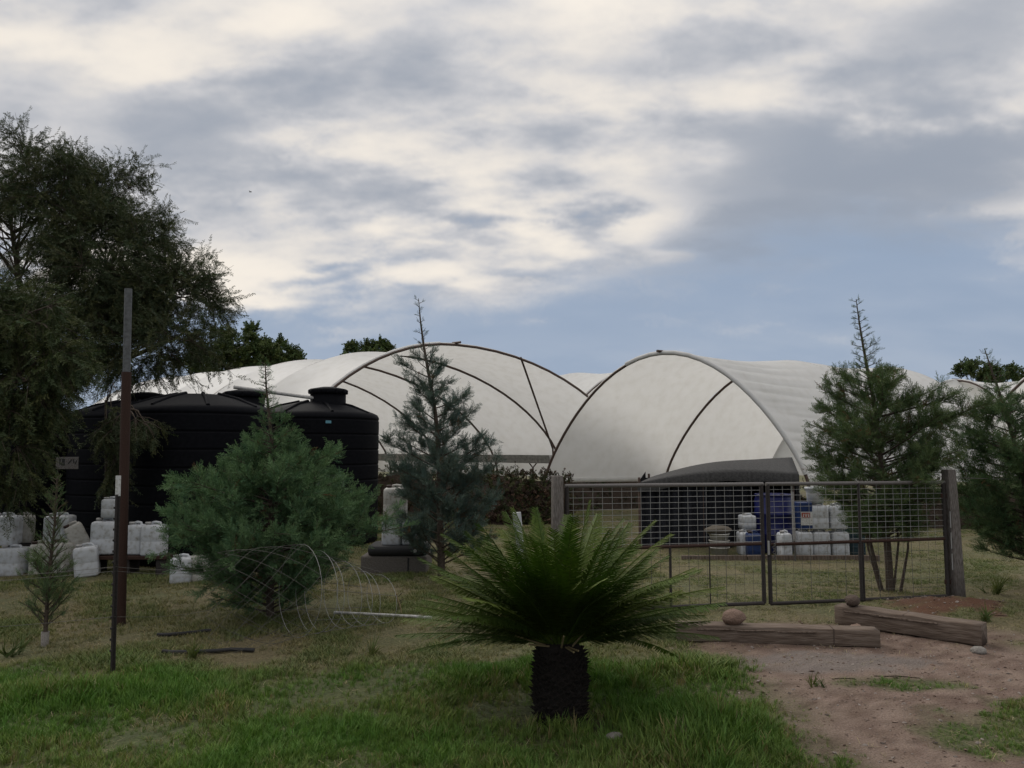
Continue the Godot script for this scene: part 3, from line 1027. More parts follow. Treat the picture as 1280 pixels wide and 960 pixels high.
func make_shelter() -> void:
	var base := gnd(895, 12.9)
	var root := thing("shade_shelter", "low shelter with sagging grey tarpaulin roof and dark netting walls", "shelter", Vector3(base.x, 0, base.z))
	var p := func(u: float, v: float, d: float) -> Vector3: return at(u, v, d) - root.position
	# roof: a sheet hung over two poles, high at the back right
	var st := S()
	var g := []
	for j in 9:
		var row := []
		for i in 21:
			var f := i / 20.0
			var b := j / 8.0
			var lo: Vector3 = p.call(lerpf(797, 999, f), lerpf(604, 593.5, f) - 4.0 * sin(PI * f), 12.4)
			var hi: Vector3 = p.call(lerpf(812, 990, f), lerpf(597, 571.5, pow(f, 0.75)), 14.4)
			var q := lo.lerp(hi, b)
			q.y += 0.09 * sin(PI * b) * sin(PI * f) + 0.05 * sin(PI * f)
			row.append(q)
		g.append(row)
	for j in 8:
		for i in 20:
			quad(st, g[j][i], g[j + 1][i], g[j + 1][i + 1], g[j][i + 1])
	# hem hanging from the front and right edges
	for i in 20:
		quad(st, g[0][i], g[0][i + 1], g[0][i + 1] - Vector3(0, 0.15 + 0.015 * sin(i * 1.1), 0), g[0][i] - Vector3(0, 0.15 + 0.015 * sin((i - 1) * 1.1), 0))
	for j in 8:
		quad(st, g[j][20], g[j + 1][20], g[j + 1][20] - Vector3(0, 0.15, 0), g[j][20] - Vector3(0, 0.15, 0))
	inst("tarpaulin_roof", done(st), M.tarp, root)
	# netting: folded dark cloth hanging at the front left and the back
	for q in [[797.0, 938.0, 12.5, 12.6], [800.0, 992.0, 14.2, 14.2], [992.0, 996.0, 12.6, 14.3], [797.0, 806.0, 12.5, 14.2]]:
		var cl := S()
		var n := 60
		for i in n:
			var vs := []
			for e in [i, i + 1]:
				var f := float(e) / n
				var d := lerpf(q[2], q[3], f) + 0.05 * sin(e * 0.9) + 0.04 * sin(e * 2.3)
				var u := lerpf(q[0], q[1], f)
				var x := (u - 640.0) / F * d
				vs.append(Vector3(x, gh(x, -d) - 0.01, -d) - root.position)
				var top: Vector3 = vs[-1]
				top.y = 1.05 + 0.12 * f
				vs.append(top)
			quad(cl, vs[0], vs[1], vs[3], vs[2])
		inst("netting_wall", done(cl), M.netting, root)
	for q in [[800.0, 12.45], [993.0, 12.5], [990.0, 14.3], [812.0, 14.3], [880.0, 12.55]]:
		var b := gnd(q[0], q[1]) - root.position
		inst("pole", bar(b - Vector3(0, 0.05, 0), b + Vector3(0, 1.12, 0), 0.022), M.pipe, root)

func rubble_row(called: String, label: String, a: Vector3, b: Vector3, hgt: float, dep: float, cols: Array, n: int, category: String) -> void:
	# a ragged heap of brush: a dark earth core under many leaf clumps
	var root := thing(called, label, category, (a + b) * 0.5)
	var e := b - a
	var s := Vector3(-e.z, 0, e.x).normalized()
	var o := root.position
	var st := S()
	var g := []
	for i in 49:
		var row := []
		var f := i / 48.0
		for k in 9:
			var q := k / 8.0
			var hh := hgt * sin(PI * q) * (0.72 + 0.35 * n_fine.get_noise_2d(f * e.length() * 0.9 + a.x, q * 1.5)) * smoothstep(0, 0.06, f) * smoothstep(1.0, 0.94, f)
			row.append(a + e * f + s * (q - 0.5) * dep + Vector3(0, hh - 0.04, 0) - o)
		g.append(row)
	for i in 48:
		for k in 8:
			quad(st, g[i][k], g[i + 1][k], g[i + 1][k + 1], g[i][k + 1])
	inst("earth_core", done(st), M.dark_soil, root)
	var where := []
	var tint := []
	for i in n:
		var f := rng.randf()
		var q := rng.randf()
		var hh := hgt * sin(PI * q) * R(0.3, 0.86)
		where.append(Transform3D(toward(dir_rand() + Vector3(0, 0.7, 0), R(0, TAU)).scaled_local(Vector3.ONE * R(0.07, 0.17)), a + e * f + s * (q - 0.5) * dep + Vector3(0, hh, 0) - o))
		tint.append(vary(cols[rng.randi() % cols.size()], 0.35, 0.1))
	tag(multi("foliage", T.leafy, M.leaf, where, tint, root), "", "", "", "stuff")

# ------------------------------------------------------------------ build
func _ready() -> void:
	rng.seed = 77
	n_ground.seed = 3; n_ground.frequency = 0.5
	n_patch.seed = 8; n_patch.frequency = 0.7; n_patch.fractal_octaves = 3
	n_fine.seed = 21; n_fine.frequency = 0.6; n_fine.fractal_octaves = 4
	# camera
	var cam := Camera3D.new()
	cam.name = "camera"
	cam.fov = rad_to_deg(2.0 * atan(480.0 / F))
	cam.position = EYE
	cam.rotation.x = PITCH
	cam.near = 0.05
	cam.far = 2000.0
	add_child(cam)
	cam.current = true
	# sky and light
	var env := Environment.new()
	var sky := Sky.new()
	var pano := PanoramaSkyMaterial.new()
	pano.panorama = make_sky()
	sky.sky_material = pano
	env.background_mode = Environment.BG_SKY
	env.sky = sky
	env.tonemap_mode = Environment.TONE_MAPPER_LINEAR
	env.tonemap_exposure = 1.0
	env.sdfgi_enabled = true
	env.ssao_enabled = true
	env.ssil_enabled = true
	var we := WorldEnvironment.new()
	we.environment = env
	add_child(we)
	var sun := DirectionalLight3D.new()
	sun.name = "sun"
	sun.light_energy = 0.5
	sun.light_angular_distance = 36.0
	sun.light_color = Color(1.0, 0.98, 0.95)
	sun.shadow_enabled = true
	add_child(sun)
	sun.look_at_from_position(Vector3(-13, 15, -15), Vector3.ZERO)
	materials()
	make_ground()
	build_tunnels()
	build_far_trees()
	build_yard()
	build_plants()
	make_grass()

func materials() -> void:
	var grain := noise_tex(1, 0.02, [[0.0, Color(0.62, 0.62, 0.62)], [0.5, Color(0.86, 0.86, 0.86)], [1.0, Color(1, 1, 1)]])
	var relief := noise_tex(2, 0.03, [], 5)
	var soil := noise_tex(3, 0.045, [[0.0, Color(0.60, 0.57, 0.55)], [0.45, Color(0.84, 0.83, 0.81)], [1.0, Color(1, 1, 1)]], 6, 1024)
	M.ground = mat(Color.WHITE, 0.95, soil, 0.8, relief, 1.2)
	M.ground.vertex_color_use_as_albedo = true
	M.track = mat(Color.WHITE, 0.95, soil, 1.6, relief, 1.0)
	M.track.vertex_color_use_as_albedo = true
	M.grass = leaf_mat(Color(0.5, 0.6, 0.25), 0.7)
	M.stones = mat(Color.WHITE, 0.9)
	M.stones.vertex_color_use_as_albedo = true
	M.needle = leaf_mat(Color(0.3, 0.4, 0.2), 0.75)
	M.leaf = leaf_mat(Color(0.4, 0.5, 0.2), 0.6)
	for i in 4:
		var c: Color = [lin(0.095, 0.138, 0.026), lin(0.076, 0.122, 0.024), lin(0.112, 0.150, 0.028), lin(0.085, 0.130, 0.028)][i]
		M["frond%d" % i] = mat(c, 0.6, grain, 3.0)
		M["frond%d" % i].metallic_specular = 0.22
		M["frond%d" % i].backlight_enabled = true
		M["frond%d" % i].backlight = Color(0.35, 0.5, 0.12)
	M.straw = mat(lin(0.22, 0.17, 0.09), 0.85)
	M.sacking = mat(lin(0.17, 0.15, 0.125), 0.95, soil, 4.0, relief, 1.0)
	M.bark = mat(lin(0.11, 0.085, 0.065), 0.95, grain, 3.0, relief, 0.6, false)
	M.cycad_bark = mat(lin(0.022, 0.017, 0.014), 0.95, grain, 5.0)
	M.pipe = mat(lin(0.12, 0.09, 0.075), 0.6, noise_tex(5, 0.05, [[0.0, Color(0.55, 0.42, 0.36)], [0.55, Color(0.9, 0.86, 0.84)], [1.0, Color(1, 1, 1)]]), 3.0)
	M.dull = mat(lin(0.13, 0.135, 0.14), 0.6, grain, 2.0)
	M.gutter = mat(lin(0.55, 0.54, 0.52), 0.6, grain, 1.0)
	M.galv = mat(lin(0.38, 0.37, 0.36), 0.5, grain, 2.0)
	var film := noise_tex(6, 0.012, [[0.0, Color(0.93, 0.925, 0.91)], [0.5, Color(0.98, 0.98, 0.975)], [1.0, Color(1, 1, 1)]], 5, 1024)
	M.plastic = mat(lin(0.86, 0.86, 0.86), 0.5, film, 0.25, relief, 0.08)
	M.plastic.backlight_enabled = true
	M.plastic.backlight = Color(0.95, 0.945, 0.935)
	M.tank = mat(lin(0.008, 0.0085, 0.011), 0.62, noise_tex(7, 0.03, [[0.0, Color(0.7, 0.7, 0.7)], [0.6, Color(0.9, 0.9, 0.9)], [1.0, Color(1, 0.97, 0.92)]]), 0.9)
	M.tank.metallic_specular = 0.14
	M.pvc = mat(lin(0.55, 0.54, 0.52), 0.4, grain, 2.0)
	var grime := noise_tex(9, 0.018, [[0.0, Color(0.66, 0.63, 0.58)], [0.3, Color(0.88, 0.87, 0.85)], [0.55, Color(0.97, 0.97, 0.97)], [1.0, Color(1, 1, 1)]], 5)
	M.can = mat(lin(0.50, 0.52, 0.545), 0.45, grime, 1.3)
	M.can_aged = mat(lin(0.46, 0.45, 0.42), 0.55, grime, 1.9)
	M.can_blue = mat(lin(0.016, 0.034, 0.11), 0.4, grime, 1.6)
	M.drum_blue = mat(lin(0.013, 0.017, 0.095), 0.35, grime, 1.1)
	M.cap = mat(lin(0.35, 0.34, 0.33), 0.5)
	M.cap_dark = mat(lin(0.05, 0.03, 0.025), 0.5)
	M.timber = mat(lin(0.24, 0.225, 0.215), 0.95, noise_tex(10, 0.03, [[0.0, Color(0.45, 0.42, 0.40)], [0.5, Color(0.82, 0.80, 0.78)], [1.0, Color(1, 1, 1)]], 6), 2.5, relief, 0.8)
	M.timber.uv1_world_triplanar = false
	M.timber.uv1_scale = Vector3(7, 0.7, 7)
	M.beam = mat(lin(0.20, 0.160, 0.132), 0.95, noise_tex(12, 0.012, [[0.0, Color(0.62, 0.58, 0.55)], [0.5, Color(0.85, 0.83, 0.81)], [1.0, Color(1, 1, 1)]], 6), 1.6, relief, 0.35)
	M.beam.uv1_world_triplanar = false
	M.beam.uv1_scale = Vector3(5, 0.6, 5)
	M.rock = mat(lin(0.26, 0.18, 0.145), 0.95, soil, 3.0, relief, 0.8)
	M.rock_dark = mat(lin(0.12, 0.09, 0.075), 0.95, soil, 3.0, relief, 0.8)
	M.rust = mat(lin(0.058, 0.032, 0.024), 0.85, noise_tex(13, 0.06, [[0.0, Color(0.5, 0.42, 0.4)], [0.5, Color(0.85, 0.8, 0.78)], [1.0, Color(1, 1, 1)]]), 4.0, relief, 0.2)
	M.gate_dark = mat(lin(0.045, 0.038, 0.036), 0.75, grain, 4.0)
	M.gate_top = mat(lin(0.20, 0.195, 0.19), 0.5, noise_tex(14, 0.06, [[0.0, Color(0.45, 0.40, 0.38)], [0.5, Color(0.85, 0.83, 0.82)], [1.0, Color(1, 1, 1)]]), 4.0)
	M.wire = mat(lin(0.10, 0.095, 0.085), 0.6)
	M.wire_pale = mat(lin(0.30, 0.30, 0.29), 0.45)
	M.tarp = mat(lin(0.058, 0.057, 0.056), 0.9, grain, 1.5, relief, 0.6)
	M.netting = mat(lin(0.026, 0.028, 0.034), 0.95, noise_tex(15, 0.03, [[0.0, Color(0.4, 0.4, 0.4)], [0.6, Color(0.9, 0.9, 0.95)], [1.0, Color(1, 1, 1)]]), 2.0)
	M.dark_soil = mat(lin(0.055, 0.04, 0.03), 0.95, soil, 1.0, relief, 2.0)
	M.concrete = mat(lin(0.28, 0.265, 0.25), 0.95, soil, 1.5, relief, 0.5)
	M.plinth = mat(lin(0.17, 0.155, 0.145), 0.95, soil, 1.5, relief, 0.5)
	M.black = mat(lin(0.02, 0.02, 0.021), 0.7)
	M.white = mat(lin(0.55, 0.55, 0.54), 0.6, grime, 4.0)
	M.print = mat(lin(0.03, 0.03, 0.03), 0.7)
	M.red = mat(lin(0.28, 0.06, 0.04), 0.6)
	T.spray = spray_mesh()
	T.leafy = pinnate_mesh(7, 0.5, 0.11, 0.1)
	T.weed = tuft(9, 0.1, 0.5, 0.022)
	T.feather = pinnate_mesh(15, 0.20, 0.022, 0.25)
	T.weep = pinnate_mesh(15, 0.26, 0.022, 0.3)

func build_tunnels() -> void:
	var G := func(u: float, d: float) -> Vector3: return Vector3((u - 640.0) / F * d, 0, -d)
	# the nearer pair
	tunnel("tunnel_greenhouse", "wide white tunnel with brown front hoop rising behind the blue-green conifer", G.call(345, 15.6), at(570, 431, 18.3), G.call(798, 21.5), Vector3(-0.755, 0, -0.656) * 2.65, 5, {"blend": 0.25, "band": [3, 16], "sag": 0.2, "sill": 0.72})
	tunnel("tunnel_greenhouse", "white tunnel with wrinkled side and open pointed arch behind the gate", G.call(682, 18.6), at(828, 442, 16.9), G.call(1008, 15.2), Vector3(0.89, 0, -0.454) * 3.63, 2, {"blend": 0.72, "band": [13, 31], "wrinkle": 0.032, "cols": 320, "sag": 0.11, "wrap": true, "hem": -1})
	# those behind
	tunnel("tunnel_greenhouse", "distant white tunnel roof showing between the two near tunnels", G.call(690, 27), at(800, 463, 28.5), G.call(930, 30), Vector3(-0.85, 0, -0.53) * 2.4, 5, {"blend": 0.3})
	tunnel("tunnel_greenhouse", "long pale tunnel roof behind the conifer at the picture's right edge", G.call(1120, 24.5), at(1195, 476, 26.0), G.call(1290, 24.0), Vector3(0.97, 0, -0.24) * 2.6, 4, {"blend": 0.4})
	tunnel("tunnel_greenhouse", "nearer tunnel hoop and sheet mostly hidden behind the right edge conifer", G.call(1205, 18.5), at(1345, 448, 17.5), G.call(1500, 16.0), Vector3(0.9, 0, -0.44) * 3.6, 1, {"blend": 0.6})
	# gutter on forked posts along the right foot of the wide tunnel
	var a: Vector3 = G.call(692, 22.6)
	gutter("rain_gutter", "grey rain gutter on forked pipe posts inside the wide white tunnel", a, a + Vector3(-0.755, 0, -0.656) * 9.5, 1.15, 6)
	var br := thing("brace_pipe", "thin dark brace pipe leaning in the right half of the wide tunnel", "pipe", G.call(693, 22.4))
	inst("pipe", bar(at(651, 447, 19.2) - br.position, at(691, 561, 22.4) - br.position, 0.028), M.pipe, br)
	inst("lower_pipe", bar(at(691, 561, 22.4) - br.position, G.call(693, 22.4) - br.position, 0.028), M.pipe, br)
	# dark brush and crops seen under the plastic
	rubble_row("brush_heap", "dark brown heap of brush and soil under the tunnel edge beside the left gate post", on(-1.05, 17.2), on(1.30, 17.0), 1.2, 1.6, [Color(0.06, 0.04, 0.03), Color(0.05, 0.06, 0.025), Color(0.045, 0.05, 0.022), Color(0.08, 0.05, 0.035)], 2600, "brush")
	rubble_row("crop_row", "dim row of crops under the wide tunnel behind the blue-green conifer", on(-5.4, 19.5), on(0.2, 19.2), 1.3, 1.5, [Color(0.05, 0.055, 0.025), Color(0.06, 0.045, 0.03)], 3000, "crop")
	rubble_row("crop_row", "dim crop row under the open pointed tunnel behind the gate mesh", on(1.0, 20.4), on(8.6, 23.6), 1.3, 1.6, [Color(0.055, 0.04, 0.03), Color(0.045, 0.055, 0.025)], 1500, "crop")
	rubble_row("hedge", "dark low hedge along the yard edge to the right of the gate post", on(7.6, 16.0), on(14.5, 15.4), 1.2, 0.9, [Color(0.05, 0.055, 0.03), Color(0.065, 0.05, 0.035), Color(0.06, 0.065, 0.03)], 1900, "hedge")

func build_far_trees() -> void:
	for q in [[298, 447, 46.0, Vector3(3.5, 1.6, 2.5), 62, "dense dark green tree beyond the tunnel roofs, next to the feathery tree"], [350, 458, 48.0, Vector3(1.6, 1.0, 1.4), 12, "small round tree crown at the right of the dense far tree"],
			[447, 445, 50.0, Vector3(1.0, 0.7, 1.0), 6, "left one of the two far treetops peeping over the wide tunnel's roof"], [471, 442, 50.0, Vector3(1.1, 0.8, 1.0), 7, "right one of the two far treetops peeping over the wide tunnel's roof"],
			[1216, 469, 52.0, Vector3(1.0, 0.9, 1.0), 7, "leafy treetop over the pale roof, nearest the leaning bare leader"], [1250, 468, 52.0, Vector3(1.0, 0.8, 1.0), 6, "leafy treetop over the pale roof behind the bare leader"], [1290, 466, 50.0, Vector3(1.0, 0.8, 1.0), 7, "leafy treetop cut by the picture's right edge above the pale roof"]]:
		var c := at(q[0], q[1], q[2])
		var b := Vector3(c.x, 0, c.z)
		broadleaf("far_tree", q[5], b, {"fork": b + Vector3(0, c.y * 0.55, 0), "r0": 0.16, "blobs": [[c, q[3], q[4]]], "twigs": 9, "twig": 0.5, "up": 0.3, "sag": 0.0, "sprigs": 5, "sprig": 0.42, "color": Color(0.062, 0.085, 0.03), "mesh": T.leafy, "group": "treetops beyond the tunnels"})

func build_yard() -> void:
	# tanks
	var t := make_tank("black ribbed water tank half hidden behind the feathery tree and rusty post", on((173 - 640.0) / F * 13.4, 13.4), Vector3(-0.1, 0, -0.5))
	make_tank("black domed water tank, nearest of the row, behind the white jerrycans and rusty post", on((250 - 640.0) / F * 11.5, 11.5), Vector3(0.45, 0, -0.62))
	t = make_tank("black water tank with raised lid, standing against the white tunnel", on((397 - 640.0) / F * 13.3, 13.3), Vector3(0.2, 0, 0.1), Vector3(-1.25, 2.62, 0.6))
	inst("sticker", boxmesh(Vector3(0.42, 2.03, 0.967), Vector3(0.09, 0.045, 0.006), Basis(Vector3.UP, 0.41)), mat(lin(0.10, 0.25, 0.32), 0.5), t)
	var tb := Basis(Vector3.UP, 0.453)
	inst("label_panel", boxmesh(Vector3(0.462, 1.09, 0.95), Vector3(0.44, 0.2, 0.006), tb, 0.0), mat(lin(0.16, 0.18, 0.18), 0.7, M.can.albedo_texture, 5.0), t)
	for i in 6: inst("printed_mark", boxmesh(Vector3(0.462, 1.09, 0.95) + tb * Vector3(-0.16 + 0.064 * i, 0.03 - 0.05 * (i % 2), 0.0045), Vector3(0.04, 0.05, 0.002), tb, 0.0), M.print, t)
	make_tank("black water tank in the shade behind the drooping tree at the left edge", on((22 - 640.0) / F * 13.8, 13.8), Vector3(0.0, 0, -0.2))
	# pole resting across the dome of the nearest tank
	var st := S()
	# sign plate among the tanks
	var sg := thing("sign_plate", "small grey sign plate with dark printed marks beside the black tank", "sign", gnd(79, 11.6))
	inst("plate", boxmesh(Vector3(0, 1.365, 0), Vector3(0.34, 0.18, 0.008)), mat(lin(0.20, 0.21, 0.215), 0.7, M.pipe.albedo_texture, 2.0), sg)
	inst("stake", bar(Vector3(-0.14, -0.1, -0.012), Vector3(-0.14, 1.44, -0.012), 0.012), M.gate_dark, sg)
	for q in [[-0.105, 1.385, 0.02, 0.085], [-0.055, 1.40, 0.045, 0.06], [-0.06, 1.345, 0.06, 0.035]]:
		inst("printed_mark", boxmesh(Vector3(q[0], q[1], 0.0055), Vector3(q[2], q[3], 0.002), Basis.IDENTITY, 0.0), M.print, sg)
	for q in [[0.045, 1.385, 0.7, 0.085], [0.10, 1.395, -0.15, 0.06], [0.135, 1.375, 0.3, 0.06]]:
		inst("printed_mark", boxmesh(Vector3(q[0], q[1], 0.0055), Vector3(0.018, q[3], 0.002), Basis(Vector3.BACK, -q[2]), 0.0), M.print, sg)
	# tall post, galvanised above and rusty below
	var rp := thing("tall_post", "tall round post, galvanised above and rusty brown below, before the black tank", "post", gnd(152, 7.15))
	var top := at(160.5, 361, 7.15) - rp.position
	inst("rusty_sleeve", bar(Vector3(0, -0.1, 0), top * 0.745, 0.043, 14), M.rust, rp)
	inst("galvanised_pipe", bar(top * 0.70, top, 0.034, 14), M.dull, rp)
	# steel fence post with studs and pale tip
	var tp := thing("steel_fence_post", "slim dark steel fence post with a white painted tip in the grass", "post", gnd(142, 5.62))
	var tt := at(148, 594, 5.62) - tp.position
	var up := tt.normalized()
	var bs := toward(up, 0.0)
	for q in [[Vector3(0.035, 0, 0.005), 0.0, "flange"], [Vector3(0.006, 0, 0.03), 0.017, "web"]]:
		inst(q[2], boxmesh(tt * 0.43 + Vector3(0, 0, q[1]), Vector3(q[0].x, tt.length() * 0.90 + 0.06, q[0].z), Basis(Vector3(up.y, -up.x, 0), up, Vector3.BACK), 0.001), M.gate_dark, tp)
	inst("white_tip", boxmesh(tt * 0.945, Vector3(0.037, tt.length() * 0.105, 0.007), Basis(Vector3(up.y, -up.x, 0), up, Vector3.BACK), 0.001), M.white, tp)
	for i in 14:
		inst("stud", boxmesh(tt * (0.12 + i * 0.055) + Vector3(0.0, 0, 0.038), Vector3(0.014, 0.016, 0.014), Basis.IDENTITY, 0.002), M.gate_dark, tp)
	# fence strands from the posts to beyond the left of the picture
	var fs := thing("fence_strands", "thin sagging fence wires running along the yard from the steel post", "wire fence", gnd(-40, 5.6))
	for q in [[0.20, 0.62], [0.52, 0.60], [0.55, 0.95]]:
		for leg in 2:
			var pts := []
			var a := on(-5.2, 5.5) if leg == 0 else tp.position
			var b := tp.position if leg == 0 else on(-2.35, 6.9)
			for k in 15:
				var f := k / 14.0
				pts.append(a.lerp(b, f) + Vector3(0, q[0] + 0.15 - (0.05 * sin(PI * f)) + (f * 0.05 if leg == 0 else 0.05 - f * 0.12), 0.02) - fs.position)
			var w := S()
			tube(w, pts, 0.0013, 4, false)
			inst("strand", done(w), M.wire, fs)
	jerrycans()
	make_gate()
	make_cage()
	make_shelter()
	# beams and stones by the gate
	for q in [[[845, 793, 6.55], [1096, 806, 6.32], 0.135, "long weathered brown beam lying across the track with a round stone on it"], [[1048, 779, 7.15], [1230, 808, 6.35], 0.165, "short thick brown beam lying askew beside the red earth and gate post"]]:
		var a := gnd(q[0][0], q[0][2])
		var b := gnd(q[1][0], q[1][2])
		var e := (b - a)
		var bm := thing("beam", q[3], "beam", (a + b) * 0.5, atan2(-e.z, e.x), "beams lying before the gate")
		bm.set_meta("kind", "thing")
		var ms := S()
		var s: float = q[2]
		var L := e.length()
		var lv := []
		for i in 15:
			var f := i / 14.0
			lv.append([f * L - L / 2, s * 0.5 * (1.0 + 0.012 * sin(i * 2.1)), s * 0.56 * (1.0 + 0.012 * cos(i * 1.7)), s * 0.07, 0.003 * sin(i * 1.3), 0.003 * cos(i)])
		loft(ms, lv, 2)
		var tm := inst("timber", done(ms), M.beam, bm)
		tm.rotation.z = PI / 2
		tm.position.y = s * 0.5 + 0.012
		for f in ([0.13, 0.78] if s < 0.15 else [0.5]):
			var cr := inst("crack_band", boxmesh(Vector3((f - 0.5) * L, s * 0.5 + 0.012, 0), Vector3(0.008, s * 1.035, s * 1.15), Basis.IDENTITY, 0.002), M.rock_dark, bm)
		for k in 3: inst("splinter", boxmesh(Vector3(L * (0.2 * k - 0.3), s * 0.85, s * 0.56), Vector3(0.3, 0.012, 0.02), Basis(Vector3.BACK, 0.03), 0.003), M.beam, bm)
	stone("stone", "round brown stone resting on the long beam", gnd(917, 6.47, 0.19), Vector3(0.10, 0.065, 0.075), M.rock, 8, 0.3)
	stone("stone", "small dark stone on the upper end of the short beam", gnd(1066, 7.03, 0.225), Vector3(0.085, 0.05, 0.06), M.rock_dark, 6, 0.8)
	stone("stone", "rounded lump of earth on the ground between the two beams", gnd(1070, 6.62, 0.03), Vector3(0.11, 0.075, 0.08), M.rock, 9, 1.4)
	stone("stone", "flat pale stone at the free end of the short beam", gnd(1222, 6.18, 0.02), Vector3(0.06, 0.035, 0.05), M.concrete, 14, 0.2)
	stone("stone", "flat pale stone lying in the grass before the cycad trunk", gnd(768, 4.33, 0.05), Vector3(0.05, 0.02, 0.03), M.concrete, 15, 0.2)
	# things on the ground
	var pv := thing("ground_pipe", "pale plastic pipe lying on the dry grass by the wire netting", "pipe", gnd(462, 7.5))
	inst("pipe", bar(gnd(418, 7.55, 0.03) - pv.position, gnd(540, 7.38, 0.03) - pv.position, 0.014, 8), M.pvc, pv)
	for q in [[[198, 6.75], [262, 6.85], "short dark hose on the dry grass, the farther of two by the rusty post"], [[204, 6.15], [316, 6.2], "dark hose half sunk in grass, the nearer of two by the rusty post"]]:
		var a := gnd(q[0][0], q[0][1], 0.02)
		var b := gnd(q[1][0], q[1][1], 0.025)
		var hs := S()
		var pts := []
		for k in 9:
			var f := k / 8.0
			var v := a.lerp(b, f) + Vector3(0, 0, 0.05 * sin(f * 5.0))
			v.y = gh(v.x, v.z) + 0.022
			pts.append(v - a)
		tube(hs, pts, 0.016, 6)
		var h := inst("hose", done(hs), M.black)
		h.position = a
		tag(h, q[2], "hose", "dark hoses on the ground")
	# plinth with black tray
	var pl := thing("concrete_plinth", "low grey concrete plinth on the dry grass under stacked white cans", "plinth", gnd(497, 10.35))
	inst("slab", boxmesh(Vector3(0, 0.10, 0), Vector3(0.84, 0.24, 0.72), Basis.IDENTITY, 0.015), M.plinth, pl)
	inst("joint", boxmesh(Vector3(0.19, 0.10, 0.3615), Vector3(0.02, 0.2, 0.006), Basis.IDENTITY, 0.0), M.black, pl)
	var tr := thing("black_tray", "flat black rubber tray between the plinth and the white cans", "tray", gnd(500, 10.3) + Vector3(0, 0.222, 0))
	var ts := S()
	loft(ts, [[0.0, 0.37, 0.32, 0.08, 0, 0], [0.06, 0.385, 0.335, 0.09, 0, 0], [0.11, 0.37, 0.32, 0.08, 0, 0]])
	inst("body", done(ts), M.black, tr)
	inst("bung", bar(Vector3(0.24, 0.06, 0.33), Vector3(0.24, 0.06, 0.36), 0.022, 10), M.pvc, tr)
	# dry weed stalk and a bird aloft
	var wd := thing("dry_weed", "bent dry weed stalk standing in the yard left of the cycad", "weed", gnd(499, 7.55))
	var ws := S()
	tube(ws, [Vector3(0.03, -0.02, 0), Vector3(0.01, 0.09, 0), Vector3(-0.03, 0.18, 0), Vector3(-0.02, 0.21, 0.01)], [0.006, 0.008, 0.012, 0.006], 6)
	inst("stem", done(ws), M.straw, wd)
	for i in 6: inst("dry_leaf", bar(Vector3(-0.01, 0.05 + i * 0.025, 0), Vector3(R(-0.05, 0.05), 0.07 + i * 0.028, R(-0.03, 0.03)), 0.004, 4), M.bark, wd)
	var bd := thing("bird", "tiny dark bird gliding high before the clouds", "bird", at(313, 240, 60.0))
	var bb := S()
	tube(bb, [Vector3(-0.12, 0, 0), Vector3(-0.05, 0.01, 0), Vector3(0.06, 0.015, 0), Vector3(0.12, 0.01, 0)], [0.01, 0.035, 0.04, 0.008], 8)
	inst("body", done(bb), M.black, bd)
	for s in [-1.0, 1.0]:
		var wg := S()
		tri(wg, Vector3(0.05, 0.02, 0), Vector3(-0.05, 0.02, 0), Vector3(-0.04, 0.06, 0.28 * s))
		tri(wg, Vector3(0.05, 0.015, 0), Vector3(-0.04, 0.05, 0.28 * s), Vector3(-0.05, 0.015, 0))
		inst("wing", done(wg), M.black, bd)
	var wp := thing("white_pipe_stub", "short white pipe leaning upright just behind the cycad fronds", "pipe", gnd(652, 8.9))
	inst("pipe", bar(Vector3(0.04, -0.05, 0), Vector3(-0.055, 0.845, 0), 0.045, 10), M.can, wp)
	inst("socket", bar(Vector3(-0.04, 0.70, 0), Vector3(-0.0565, 0.86, 0), 0.052, 10), M.can, wp)
	var fw := thing("fence_wire", "single dark wire strung from the right gate post past the edge conifer", "wire", gnd(1192, 8.28))
	var fp := []
	for k in 11: fp.append(Vector3(0.05 + k * 0.4, 1.27 - 0.04 * sin(PI * k / 10.0), -0.15 * k))
	var fst := S()
	tube(fst, fp, 0.004, 5)
	inst("strand", done(fst), M.wire, fw)
	var ep := thing("fence_stake", "thin fence stake beyond the right edge conifer holding the wire", "post", fw.position + Vector3(4.05, 0, -1.5))
	inst("stake", bar(Vector3(0, -0.1, 0), Vector3(0, 1.35, 0), 0.03), M.timber, ep)
	# weeds in the lawn and along the fence line
	var spots := [[20, 6.1, 0.25], [240, 6.0, 0.22], [470, 6.15, 0.2], [800, 5.2, 0.2], [1020, 5.3, 0.12], [560, 5.0, 0.16], [1240, 8.6, 0.3], [1230, 7.2, 0.22], [100, 4.6, 0.14], [300, 4.7, 0.13]]
	var looks := ["low weed at the left edge of the yard", "leafy weed beside the dark hoses", "low weed in the grass below the wire netting", "weed growing right of the cycad trunk", "tiny weed in the middle of the dirt track", "weed in the lawn just left of the cycad trunk", "tall weed behind the right gate post", "weed at the right end of the short beam", "weed in the front lawn below the steel fence post", "weed in the front lawn below the wire netting"]
	for i in spots.size():
		var q: Array = spots[i]
		var p := gnd(q[0], q[1])
		var w2 := thing("weed", looks[i], "weed", p, 0.0, "weeds in the grass")
		var where := []
		var tint := []
		for k in 6:
			var d := (dir_rand() * Vector3(0.7, 0.2, 0.7) + Vector3(0, 0.8, 0)).normalized()
			where.append(Transform3D(toward(d, R(0, TAU)).scaled_local(Vector3.ONE * q[2] * R(0.5, 1.1)), Vector3(R(-0.05, 0.05), 0, R(-0.05, 0.05))))
			tint.append(vary(Color(0.085, 0.105, 0.035), 0.3, 0.15))
		tag(multi("leaves", T.weed, M.grass, where, tint, w2), "", "", "", "stuff")

